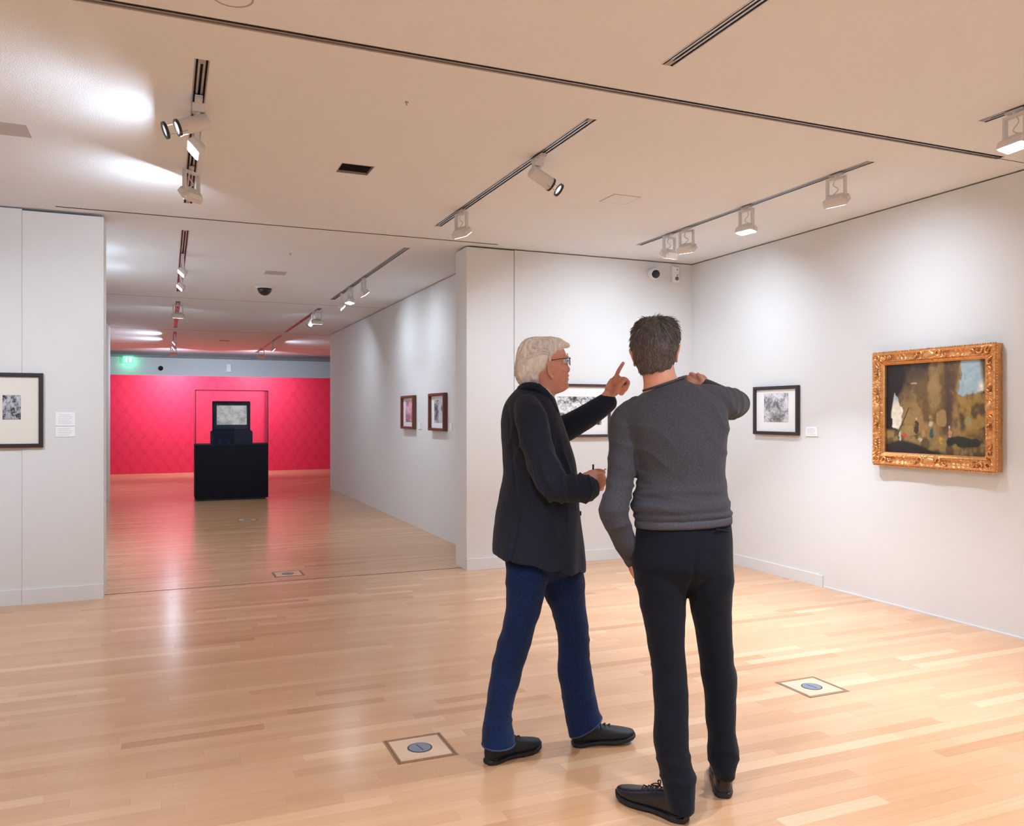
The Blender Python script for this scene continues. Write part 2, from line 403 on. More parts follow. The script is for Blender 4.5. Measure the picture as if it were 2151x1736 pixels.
# ------------------------------------------------------------------ lamps
def aim_matrix(loc, d):
    d = Vector(d).normalized(); zax = -d
    x = UP.cross(zax)
    x = V(1, 0, 0) if x.length < 1e-4 else x.normalized()
    y = zax.cross(x)
    M = Matrix((x, y, zax)).transposed().to_4x4(); M.translation = Vector(loc); return M
def flood(x, y, heading, pitch, label, watt=None, on=True, scale=1.0, spread=170):
    """U shaped yoke with a flat rectangular flood head; heading in degrees from +X, pitch below horizontal"""
    t = empty('flood_lamp', (x, y, CEIL), label, 'track lamp', 'flood lamps on the ceiling tracks'); z = CEIL
    MB().box(x - 0.016, x + 0.016, y - 0.05, y + 0.05, z - 0.014, z - 0.003).build('adapter', LAMPW, t)
    MB().tube([(x, y, z - 0.013), (x, y, z - 0.028)], 0.014, 14).build('stem', LAMPW, t)
    h = math.radians(heading); hd = V(math.cos(h), math.sin(h), 0); sd = V(-math.sin(h), math.cos(h), 0)
    yz0, yz1, yw = z - 0.026, z - 0.165, 0.070
    O = V(x, y, 0)
    def bar(c, hx, hy, hz):
        M = Matrix((sd, hd, UP)).transposed().to_4x4(); M.translation = c; return M, hx, hy, hz
    yk = MB()
    yk.obox(*bar(O + UP * (yz0 - 0.007), yw, 0.012, 0.007))
    for s in (-1, 1): yk.obox(*bar(O + sd * (s * (yw - 0.007)) + UP * ((yz0 - 0.013 + yz1) / 2), 0.007, 0.012, (yz0 - 0.013 - yz1) / 2))
    yk.build('yoke', LAMPW, t)
    p = math.radians(pitch); d = hd * math.cos(p) - UP * math.sin(p)
    c = O + UP * (z - 0.172)
    up2 = sd.cross(d) if abs(d.z) < 0.999 else hd
    M = Matrix((sd, d.cross(sd), d)).transposed().to_4x4()
    hb = MB(); n = [(0.082, 0.042, 0.026), (0.082, 0.042, -0.006), (0.056, 0.030, -0.030)]
    rings = []
    for a, b2, dz in n:
        k = 0.78
        oc = [(a, b2 * k), (a * 0.9, b2), (-a * 0.9, b2), (-a, b2 * k), (-a, -b2 * k), (-a * 0.9, -b2), (a * 0.9, -b2), (a, -b2 * k)]
        M.translation = c; rings.append([M @ V(u, v, dz) for u, v in oc])
    hb.loft(rings, cap0=True); hd_o = hb.build('lamp_head', LAMPW, t)
    rings = [[M @ V(u * 0.90, v * 0.84, dz) for u, v in [(0.082, 0.033), (0.074, 0.042), (-0.074, 0.042), (-0.082, 0.033), (-0.082, -0.033), (-0.074, -0.042), (0.074, -0.042), (0.082, -0.033)]] for dz in (0.0262, 0.030)]
    MB().loft(rings).build('lens', LENS if on else LENSG, hd_o)
    for s in (-1, 1):
        MB().tube([c + sd * s * 0.070, c + sd * s * 0.088], 0.012, 10).build('pivot_knob', LAMPW, t)
    cd = [O + UP * (z - 0.03), O + sd * 0.02 + UP * (z - 0.07), O - sd * 0.015 + UP * (z - 0.105), O + sd * 0.03 + UP * (z - 0.14), c - d * 0.02]
    MB().tube(smooth_path(cd, 5), 0.0035, 6).build('cord', LAMPW, t, smooth=True)
    if on:
        L = bpy.data.lights.new('flood_light', 'AREA'); L.shape = 'RECTANGLE'; L.size = 0.14; L.size_y = 0.065
        L.energy = FLOOD_W if watt is None else watt; L.color = LAMP_COL; L.spread = math.radians(spread)
        lo = bpy.data.objects.new('flood_light', L); COL.objects.link(lo); lo.parent = t
        Mw = aim_matrix(c + d * 0.034, d); Mw.translation = Mw.translation - Vector((x, y, CEIL)); lo.matrix_local = Mw
    return t
def smooth_path(pts, k=4):
    pts = [Vector(p) for p in pts]; out = []
    for i in range(len(pts) - 1):
        p0, p1, p2, p3 = pts[max(i - 1, 0)], pts[i], pts[i + 1], pts[min(i + 2, len(pts) - 1)]
        for j in range(k):
            t = j / k
            out.append(0.5 * ((2 * p1) + (p2 - p0) * t + (2 * p0 - 5 * p1 + 4 * p2 - p3) * t * t + (3 * p1 - p0 - 3 * p2 + p3) * t ** 3))
    return out + [pts[-1]]
def cyl_spot(x, y, heading, pitch, label, watt=None, cone=70, extra_ring=True):
    t = empty('spot_lamp', (x, y, CEIL), label, 'track lamp', 'cylindrical spot lamps on the ceiling tracks'); z = CEIL
    MB().box(x - 0.018, x + 0.018, y - 0.09, y + 0.06, z - 0.024, z - 0.003).build('adapter', LAMPW, t)
    h = math.radians(heading); p = math.radians(pitch)
    d = V(math.cos(h) * math.cos(p), math.sin(h) * math.cos(p), -math.sin(p))
    c = V(x, y, z - 0.115)
    nk = MB(); nk.box(x - 0.028, x + 0.028, y - 0.028, y + 0.028, z - 0.062, z - 0.020); nk.tube([(x, y, z - 0.06), (x, y, z - 0.09)], 0.013, 12); nk.build('neck', LAMPW, t)
    MB().tube([c - d * 0.052, c - d * 0.048, c + d * 0.095, c + d * 0.1], [0.034, 0.040, 0.040, 0.039], 28).build('lamp_body', LAMPW, t)
    MB().disc(c + d * 0.098, d, 0.030, 0.043, 0.012).build('front_ring', BLACKM, t)
    MB().disc(c + d * 0.100, d, 0, 0.031, 0.004).build('lens', LENS, t)
    if extra_ring:
        a = d.orthogonal().normalized(); b = d.cross(a)
        MB().disc(c + d * 0.160, d, 0.030, 0.043, 0.012).build('filter_ring', BLACKM, t)
        MB().disc(c + d * 0.165, d, 0, 0.030, 0.002).build('filter_glass', LENSG, t)
        br = MB()
        for q in (a, -a):
            up_off = UP * 0.0
            br.tube([c + d * 0.07 + q * 0.041 + up_off, c + d * 0.168 + q * 0.041 + up_off], 0.0022, 6)
        br.build('filter_bracket', SILVER, t)
    L = bpy.data.lights.new('spot_light', 'SPOT'); L.energy = (SPOT_W if watt is None else watt) * 4; L.color = LAMP_COL
    L.spot_size = math.radians(cone); L.spot_blend = 1.0; L.shadow_soft_size = 0.03
    lo = bpy.data.objects.new('spot_light', L); COL.objects.link(lo); lo.parent = t
    Mw = aim_matrix(c + d * 0.185, d); Mw.translation = Mw.translation - Vector((x, y, CEIL)); lo.matrix_local = Mw
    return t

# main room
cyl_spot(0.147, 4.44, 188, 22, 'white cylindrical spotlight with two black lens rings at upper left', 3.6, 115)
flood(0.147, 4.66, 180, 42, 'white flood lamp seen side on just behind the upper left spotlight', 10, spread=180)
flood(0.147, 5.66, 138, 38, 'flood lamp with glowing edge hanging lowest on the upper left track', 10, spread=180)
cyl_spot(2.10, 4.60, 5, 25, 'white cylindrical spotlight with black rings above the two men', 6, 60)
flood(2.10, 6.02, 20, 52, 'flood lamp seen edge on above the wall end panel', 9, spread=120)
flood(4.06, 4.17, 15, 50, 'flood lamp nearest to the camera on the right wall track', 4.4, spread=120)
flood(4.06, 5.08, 188, 82, 'flood lamp with bright lens in the middle of the right wall track', 30, spread=92)
flood(4.06, 5.86, 25, 50, 'flood lamp third along the right wall track toward the corner', 4.6, spread=120)
flood(4.06, 6.12, 100, 48, 'flood lamp last before the corner on the right wall track', 4.6, spread=120)
flood(4.06, 2.93, 172, 78, 'flood lamp with bright lens cut by the right picture edge', 25, spread=95)
# unseen lamps added for fill, on the same tracks over and behind the camera
flood(0.147, -1.0, 66, 40, 'added fill lamp over the camera on the left track', 15, spread=150)  # added with the next lamp as fill on the men's backs
flood(2.09, -1.6, 100, 44, 'added fill lamp over the camera on the middle track', 10, spread=150)
flood(4.06, -0.6, 300, 70, 'added fill lamp beyond the right edge of the picture', 24)  # added out of view to raise the ambient light
flood(0.147, 1.35, 270, 84, 'added fill lamp straight above the camera on the left track', 34, spread=120)  # added with the downlights below to lift the ceiling by floor bounce
flood(2.09, 1.2, 270, 86, 'added fill lamp straight above the camera on the middle track', 26, spread=120)
flood(-1.81, 1.2, 250, 84, 'added fill lamp above the floor left of the camera', 30, spread=130)
flood(-1.81, 5.4, 60, 66, 'added lamp beyond the left edge washing the cross wall', 14, spread=130)  # unseen, added to light the left cross wall
flood(-1.81, -0.6, 220, 72, 'added fill lamp beyond the left edge over the camera', 26)  # another unseen lamp added for ambient light
# corridor
flood(0.147, 8.75, 180, 46, 'small flood lamp with white lens nearest on the left corridor track', 13, spread=140)
flood(0.147, 9.75, 180, 46, 'small flood lamp second on the left corridor track', 13, spread=140)
flood(0.147, 12.6, 100, 60, 'flood lamp with square yoke behind the corridor seam at left', 14)
flood(2.10, 9.45, 5, 50, 'flood lamp nearest of three in a row in the corridor', 2.8, spread=125)
flood(2.10, 10.2, 190, 76, 'middle of three corridor lamps with a bright lens', 9, spread=130)
flood(2.10, 10.75, 350, 46, 'farthest of three corridor lamps in a row, turned away', 2.8, spread=125)
flood(2.10, 12.62, 90, 60, 'flood lamp with square yoke beside the corridor wall end', 7)
cyl_spot(2.10, 13.05, 118, 42, 'tiny spotlight with glowing lens aimed at the display case', 14, 40, False)
# far room
flood(0.147, 17.4, 180, 40, 'first of the glowing lamps in the far room at left', 20)
flood(0.147, 18.7, 180, 40, 'second of the glowing lamps in the far room at left', 20)
flood(0.147, 20.75, 92, 42, 'lamp at left washing the red wall', 42, spread=140)
flood(2.10, 20.6, 88, 42, 'lamp at right washing the red wall', 36, spread=140)
flood(2.10, 18.3, 0, 45, 'lamp on the right far room track behind the wall end', 12)

# ------------------------------------------------------------------ ceiling and wall fittings
def vent():
    x, y, r = VENT; t = empty('ceiling_recess', (x, y, CEIL), 'square dark recess in the ceiling between two tracks', 'ceiling vent')
    w = MB()
    for a in ((x - r, x - r + 0.006, y - r, y + r), (x + r - 0.006, x + r, y - r, y + r), (x - r, x + r, y - r, y - r + 0.006), (x - r, x + r, y + r - 0.006, y + r)):
        w.box(*a, CEIL - 0.001, CEIL + 0.055)
    w.build('liner', TRACKLIGHT, t)
    MB().box(x - r, x + r, y - r, y + r, CEIL + 0.05, CEIL + 0.055).build('grille', BLACKM, t)
    for k in range(6):
        yy = y - r + 0.02 + k * 0.034
        MB().box(x - r + 0.006, x + r - 0.006, yy, yy + 0.005, CEIL + 0.012, CEIL + 0.03).build('slat', BLACKM, t)
vent()
def slot():
    x, y, a, b = SLOT; t = empty('ceiling_recess', (x, y, CEIL), 'small dark slot in the far room ceiling', 'ceiling vent')
    MB().box(x - a, x + a, y - b, y + b, CEIL + 0.05, CEIL + 0.055).build('grille', BLACKM, t)
slot()
def ceiling_cover(x, y, label, r=0.105, mat=None):
    t = empty('ceiling_cover', (x, y, CEIL), label, 'ceiling panel', 'square ceiling covers')
    MB().box(x - r, x + r, y - r, y + r, CEIL - 0.003, CEIL + 0.001).build('panel', mat or CEILM, t)
    f = MB(); g = 0.006
    for a in ((x - r - g, x - r, y - r - g, y + r + g), (x + r, x + r + g, y - r - g, y + r + g), (x - r, x + r, y - r - g, y - r), (x - r, x + r, y + r, y + r + g)): f.box(*a, CEIL - 0.002, CEIL + 0.001)
    f.build('panel_frame', TRACKLIGHT, t)
COVG = material('cover_grey', (0.52, 0.47, 0.44), 0.8)
ceiling_cover(3.07, 5.27, 'faint square cover flush with the ceiling at right')
ceiling_cover(-0.82, 5.29, 'grey square cover cut by the left picture edge', mat=COVG)
ceiling_cover(1.12, 9.5, 'pale square cover in the corridor ceiling', mat=COVG)
t = empty('ceiling_speaker', (0.23, 3.29, CEIL), 'round speaker outline at the top picture edge', 'speaker')
MB().disc((0.23, 3.29, CEIL - 0.002), (0, 0, 1), 0.070, 0.078, 0.004, 48).build('rim', TRACKLIGHT, t)
MB().disc((0.23, 3.29, CEIL - 0.001), (0, 0, 1), 0, 0.070, 0.003, 48).build('grille', CEILM, t)
for x, y, l in ((1.12, 4.05, 'tiny sprinkler dot on the near ceiling'), (1.12, 8.3, 'tiny sprinkler dot on the corridor ceiling')):
    t = empty('sprinkler', (x, y, CEIL), l, 'sprinkler')
    MB().disc((x, y, CEIL - 0.003), (0, 0, 1), 0, 0.010, 0.003, 12).build('plate', TRACKLIGHT, t)
    MB().tube([(x, y, CEIL - 0.003), (x, y, CEIL - 0.018)], 0.004, 8).build('nozzle', COVG, t)
def dome_camera():
    x, y = 1.12, 10.6; t = empty('dome_camera', (x, y, CEIL), 'black smoked dome camera under the corridor ceiling', 'security camera')
    MB().tube([(x, y, CEIL), (x, y, CEIL - 0.012), (x, y, CEIL - 0.02)], [0.112, 0.112, 0.100], 32).build('base_plate', WHITEP, t)
    rings = [[V(x + 0.088 * math.cos(a) * math.cos(q), y + 0.088 * math.sin(a) * math.cos(q), CEIL - 0.02 - 0.085 * math.sin(q)) for a in [2 * math.pi * i / 32 for i in range(32)]] for q in [math.radians(k) for k in (0, 15, 30, 45, 60, 75, 87)]]
    MB().loft(rings).build('dome', material('smoked_dome', (0.012, 0.012, 0.014), 0.08, spec=0.6), t, smooth=True)
dome_camera()
def wall_camera():
    x, z = 4.60, 2.895; t = empty('dome_camera', (x, YB, z), 'white ball camera with black eye high on the cross wall', 'security camera')
    MB().disc((x, YB, z), (0, -1, 0), 0, 0.066, 0.025, 32).build('base', WHITEP, t)
    d = V(-0.25, -0.93, -0.22).normalized(); c = V(x, YB - 0.045, z)
    MB().ball(c, 0.064, nu=28, nv=16).build('housing', WHITEP, t, smooth=True)
    MB().disc(c + d * 0.040, d, 0.044, 0.052, 0.02).build('collar', WHITEP, t)
    MB().ball(c + d * 0.036, 0.043, nu=24, nv=14).build('lens_dome', material('camera_eye', (0.015, 0.016, 0.03), 0.1), t, smooth=True)
wall_camera()
def wall_sensor():
    x, z = 4.87, 2.91; t = empty('motion_sensor', (x, YB, z), 'white upright motion sensor near the corner under the ceiling', 'sensor')
    rings = []
    for dy, hx, hz in ((0, 0.043, 0.084), (-0.03, 0.043, 0.084), (-0.045, 0.034, 0.074), (-0.05, 0.022, 0.066)):
        rings.append([V(x + a * hx, YB + dy, z + b * hz) for a, b in ((-1, -1), (1, -1), (1, 1), (-1, 1))])
    MB().loft(rings).build('housing', WHITEP, t)
    for dz, r in ((0.045, 0.006), (-0.012, 0.006)): MB().disc((x + 0.006, YB - 0.049, z + dz), (0, -1, 0), 0, r, 0.003, 12).build('indicator', BLACKM, t)
    MB().disc((x, YB - 0.047, z - 0.048), (0, -1, 0), 0, 0.021, 0.005, 20).build('sensor_eye', material('sensor_grey', (0.12, 0.12, 0.13), 0.5), t)
wall_sensor()
def exit_sign():
    x, y, z = -0.95, YFAR - 0.3, 2.93; w, h = 0.125, 0.085
    t = empty('exit_sign', (x, y, z), 'green lit emergency exit sign at the far end on the left', 'exit sign')
    MB().box(x - w, x + w, y, y + 0.05, z - h, z + h).build('housing', WHITEP, t)
    GR = material('exit_green', (0.02, 0.35, 0.16), 0.4, emit=(0.10, 0.9, 0.42), estr=2.2); WH = material('exit_pictogram', (0.9, 1, 0.95), 0.4, emit=(0.7, 1.0, 0.85), estr=3.0)
    p = MB().box(x - w + 0.006, x + w - 0.006, y - 0.004, y, z - h + 0.006, z + h - 0.006).build('green_face', GR, t)
    q = MB(); q.box(x + 0.03, x + 0.085, y - 0.006, y - 0.004, z - 0.055, z + 0.055); q.build('door_symbol', WH, p)
    q = MB(); q.ball((x - 0.035, y - 0.005, z + 0.045), 0.013, 0.002, 0.013); q.tube([(x - 0.04, y - 0.005, z + 0.03), (x - 0.06, y - 0.005, z - 0.01)], 0.010, 8); q.tube([(x - 0.06, y - 0.005, z - 0.01), (x - 0.03, y - 0.005, z - 0.03), (x - 0.045, y - 0.005, z - 0.06)], 0.007, 8); q.tube([(x - 0.06, y - 0.005, z - 0.01), (x - 0.085, y - 0.005, z - 0.045)], 0.007, 8); q.tube([(x - 0.07, y - 0.005, z + 0.02), (x - 0.012, y - 0.005, z + 0.012)], 0.006, 8); q.build('running_figure', WH, p)
    L = bpy.data.lights.new('exit_light', 'AREA'); L.shape = 'RECTANGLE'; L.size = 0.22; L.size_y = 0.12; L.energy = 1.6; L.color = (0.15, 1.0, 0.5)
    lo = bpy.data.objects.new('exit_light', L); COL.objects.link(lo); lo.parent = t
    Mw = aim_matrix((0, 0.056, -0.02), (0, 1, -0.6)); lo.matrix_local = Mw
exit_sign()
def far_fittings():
    x, z = -0.15, 2.73; t = empty('wall_camera', (x, YFAR, z), 'small dark round camera on the grey end wall', 'security camera')
    MB().disc((x, YFAR, z), (0, -1, 0), 0, 0.075, 0.03, 24).build('base', WHITEP, t)
    MB().ball((x, YFAR - 0.04, z), 0.07, nu=20, nv=12).build('dome', MATS['smoked_dome'], t, smooth=True)
    x, z = 1.62, 2.78; t = empty('wall_device', (x, YFAR, z), 'pale box device high on the grey end wall', 'sensor')
    MB().box(x - 0.06, x + 0.06, YFAR - 0.05, YFAR, z - 0.06, z + 0.10).build('housing', WHITEP, t)
    MB().box(x - 0.075, x + 0.075, YFAR - 0.06, YFAR, z - 0.11, z - 0.06).build('shelf', WHITEP, t)
far_fittings()

# ------------------------------------------------------------------ pictures
def paint_mesh(fn, nx, nz, P, name):
    """flat printed sheet: P(u, v) -> place, fn(u, v) arrays -> rgb array, v up"""
    u, v = np.meshgrid(np.linspace(0, 1, nx), np.linspace(0, 1, nz)); rgb = fn(u, v)
    vs = [P(a, b) for a, b in zip(u.ravel(), v.ravel())]
    fs = [(j * nx + i, j * nx + i + 1, (j + 1) * nx + i + 1, (j + 1) * nx + i) for j in range(nz - 1) for i in range(nx - 1)]
    return vs, fs, rgb.reshape(-1, 3)
PRINTM = attr_material('printed_sheet', 'ink', 0.7, 0.2)
CANVASM = attr_material('oil_canvas', 'ink', 0.42, 0.4, bump=0.25, bscale=500)
def add_print(name, fn, nx, nz, P, parent, mat):
    vs, fs, rgb = paint_mesh(fn, nx, nz, P, name); o = Vector(ORIG.get(parent.name, (0, 0, 0)))
    me = bpy.data.meshes.new(name); me.from_pydata([tuple(Vector(p) - o) for p in vs], [], fs); me.update()
    c = me.color_attributes.new('ink', 'FLOAT_COLOR', 'POINT'); d = np.ones((len(vs), 4), np.float32); d[:, :3] = np.clip(rgb, 0, 1); c.data.foreach_set('color', d.ravel())
    return link(name, me, mat, parent)
def vnoise(u, v, s, seed):
    """smooth value noise on arrays"""
    r = np.random.RandomState(seed); g = r.rand(64, 64); x, y = u * s, v * s
    xi, yi = np.floor(x).astype(int), np.floor(y).astype(int); fx, fy = x - xi, y - yi; fx = fx * fx * (3 - 2 * fx); fy = fy * fy * (3 - 2 * fy)
    G = lambda a, b: g[a % 64, b % 64]
    return (G(xi, yi) * (1 - fx) + G(xi + 1, yi) * fx) * (1 - fy) + (G(xi, yi + 1) * (1 - fx) + G(xi + 1, yi + 1) * fx) * fy
def fbm(u, v, s, seed, o=4): return sum(vnoise(u, v, s * 2 ** k, seed + k) * 0.5 ** (k + 1) for k in range(o))
def etching(seed, dark=0.06, light=0.80, tint=(1, 1, 1), contrast=1.6, sky=0.25, aspect=1.0):
    def fn(u, v):
        a = u * aspect
        big = fbm(a, v, 3.2, seed); swirl = fbm(a + 0.35 * vnoise(a, v, 5, seed + 30), v + 0.35 * vnoise(a, v, 5, seed + 31), 7, seed + 9)
        lines = 0.5 + 0.5 * np.sin(70 * (swirl * 2.2 + 0.4 * v)); fine = fbm(a, v, 26, seed + 17, 2)
        k = (big - 0.47) * 2.2 + (swirl - 0.47) * contrast + (lines - 0.5) * 0.55 + (fine - 0.37) * 0.9 + sky * (v - 0.5)
        k = np.clip(0.58 + k, 0, 1)
        edge = np.minimum(np.minimum(u, 1 - u) * aspect, np.minimum(v, 1 - v)); k = np.where(edge < 0.012, k * 0.5, k)
        col = dark + (light - dark) * k
        return np.stack([col * tint[0], col * tint[1], col * tint[2]], -1)
    return fn
def framed(name, label, cat, org, ax, nrm, w, h, fw, depth, mat, mat_board, prt, bevel=0.004, group=None):
    """rectangular framed work; org = lower left corner on the wall, ax = direction to the right, nrm = out of the wall.
    prt = (u0, u1, v0, v1, fn, nx, nz) the printed area within the frame in metres"""
    t = empty(name, org, label, cat, group); org = Vector(org); ax = Vector(ax); nrm = Vector(nrm)
    P = lambda u, v, d: org + ax * u + UP * v + nrm * d
    def mitre(a, b, inner_a, inner_b, nm):
        prof = lambda o, i: [P(*o, 0.004), P(*o, depth - bevel), P(o[0] + (i[0] - o[0]) * 0.12, o[1] + (i[1] - o[1]) * 0.12, depth), P(o[0] + (i[0] - o[0]) * 0.8, o[1] + (i[1] - o[1]) * 0.8, depth), P(*i, depth - bevel * 1.5), P(*i, 0.004)]
        MB().loft([prof(a, inner_a), prof(b, inner_b)]).build(nm, mat, t)
    o = [(0, 0), (w, 0), (w, h), (0, h)]; i = [(fw, fw), (w - fw, fw), (w - fw, h - fw), (fw, h - fw)]
    for k in range(4): mitre(o[k], o[(k + 1) % 4], i[k], i[(k + 1) % 4], 'frame_side')
    M = Matrix((ax, UP, nrm)).transposed().to_4x4(); M.translation = P(w / 2, h / 2, depth * 0.3)
    MB().obox(M, w / 2 - fw * 0.7, h / 2 - fw * 0.7, 0.002).build('mat_board', mat_board, t)
    u0, u1, v0, v1, fn, nx, nz = prt; d = depth * 0.3 + 0.0035
    add_print('print', fn, nx, nz, lambda a, b: P(u0 + (u1 - u0) * a, v0 + (v1 - v0) * b, d), t, PRINTM)
    return t
def card(label, org, ax, nrm, w, h, lines):
    t = empty('wall_label', org, label, 'label', 'white caption cards on the walls'); org = Vector(org); ax = Vector(ax); nrm = Vector(nrm)
    M = Matrix((ax, UP, nrm)).transposed().to_4x4(); M.translation = org + ax * w / 2 + UP * h / 2 + nrm * 0.004
    MB().obox(M, w / 2, h / 2, 0.004).build('card', CARD, t)
    q = MB()
    for k in range(lines):
        M2 = M.copy(); L = w * (0.36 if k % 3 else 0.30) ; M2.translation = org + ax * (w * 0.12 + L) + UP * (h * (0.82 - 0.64 * k / max(lines - 1, 1))) + nrm * 0.0083
        q.obox(M2, L, 0.0012, 0.0003)
    q.build('caption_lines', GREYINK, t)
RX, RN = (0, -1, 0), (-1, 0, 0)       # right wall: rightwards is -Y
BX, BN = (1, 0, 0), (0, -1, 0)        # cross walls
framed('framed_print', 'square dark framed etching on the right wall left of the gold painting', 'picture', (XR, 6.235, 1.27), RX, RN, 0.59, 0.44, 0.030, 0.035, FRAMEDK, MATBOARD, (0.135, 0.455, 0.115, 0.375, etching(3, 0.16, 0.78, (1, 1, 1.04), 1.2), 90, 80))
card('white caption card between the etching and the gold painting', (XR, 5.57, 1.268), RX, RN, 0.135, 0.077, 5)
framed('framed_print', 'wide framed landscape engraving behind the pointing hand', 'picture', (3.42, YB, 1.23), BX, BN, 0.68, 0.525, 0.026, 0.035, FRAMEMD, MATBOARD, (0.095, 0.585, 0.12, 0.40, etching(12, 0.03, 0.85, (1, 1, 1.02), 2.2, 0.5, 1.7), 130, 80))
framed('framed_print', 'cream matted small print cut by the left picture edge', 'picture', (-1.30, YB, 1.20), BX, BN, 0.425, 0.57, 0.030, 0.03, FRAMEDK, MATCREAM, (0.155, 0.275, 0.215, 0.40, etching(21, 0.03, 0.55, (1, 1, 1.08), 2.4), 60, 90))
card('upper of two white caption cards beside the cream matted print', (-0.793, YB, 1.365), BX, BN, 0.135, 0.105, 6)
card('lower of two white caption cards beside the cream matted print', (-0.793, YB, 1.281), BX, BN, 0.135, 0.075, 4)
framed('framed_print', 'mahogany framed reddish print, farther of two on the corridor wall', 'picture', (XC1, 10.90, 1.265), RX, RN, 0.60, 0.44, 0.032, 0.055, FRAMEMH, material('mat_board_pink', (0.82, 0.76, 0.75), 0.85), (0.15, 0.49, 0.09, 0.37, etching(40, 0.30, 0.85, (1.0, 0.52, 0.62), 1.2), 50, 60))
card('tiny caption card beside the reddish corridor print', (XC1, 10.20, 1.27), RX, RN, 0.11, 0.08, 3)
framed('framed_print', 'mahogany framed grey print, nearer of two on the corridor wall', 'picture', (XC1, 9.62, 1.262), RX, RN, 0.60, 0.445, 0.032, 0.055, FRAMEMH, MATBOARD, (0.15, 0.47, 0.095, 0.365, etching(51, 0.10, 0.62, (1, 1, 1.06), 1.4, -0.3), 60, 70))
card('tiny caption card beside the grey corridor print', (XC1, 8.94, 1.275), RX, RN, 0.10, 0.08, 3)

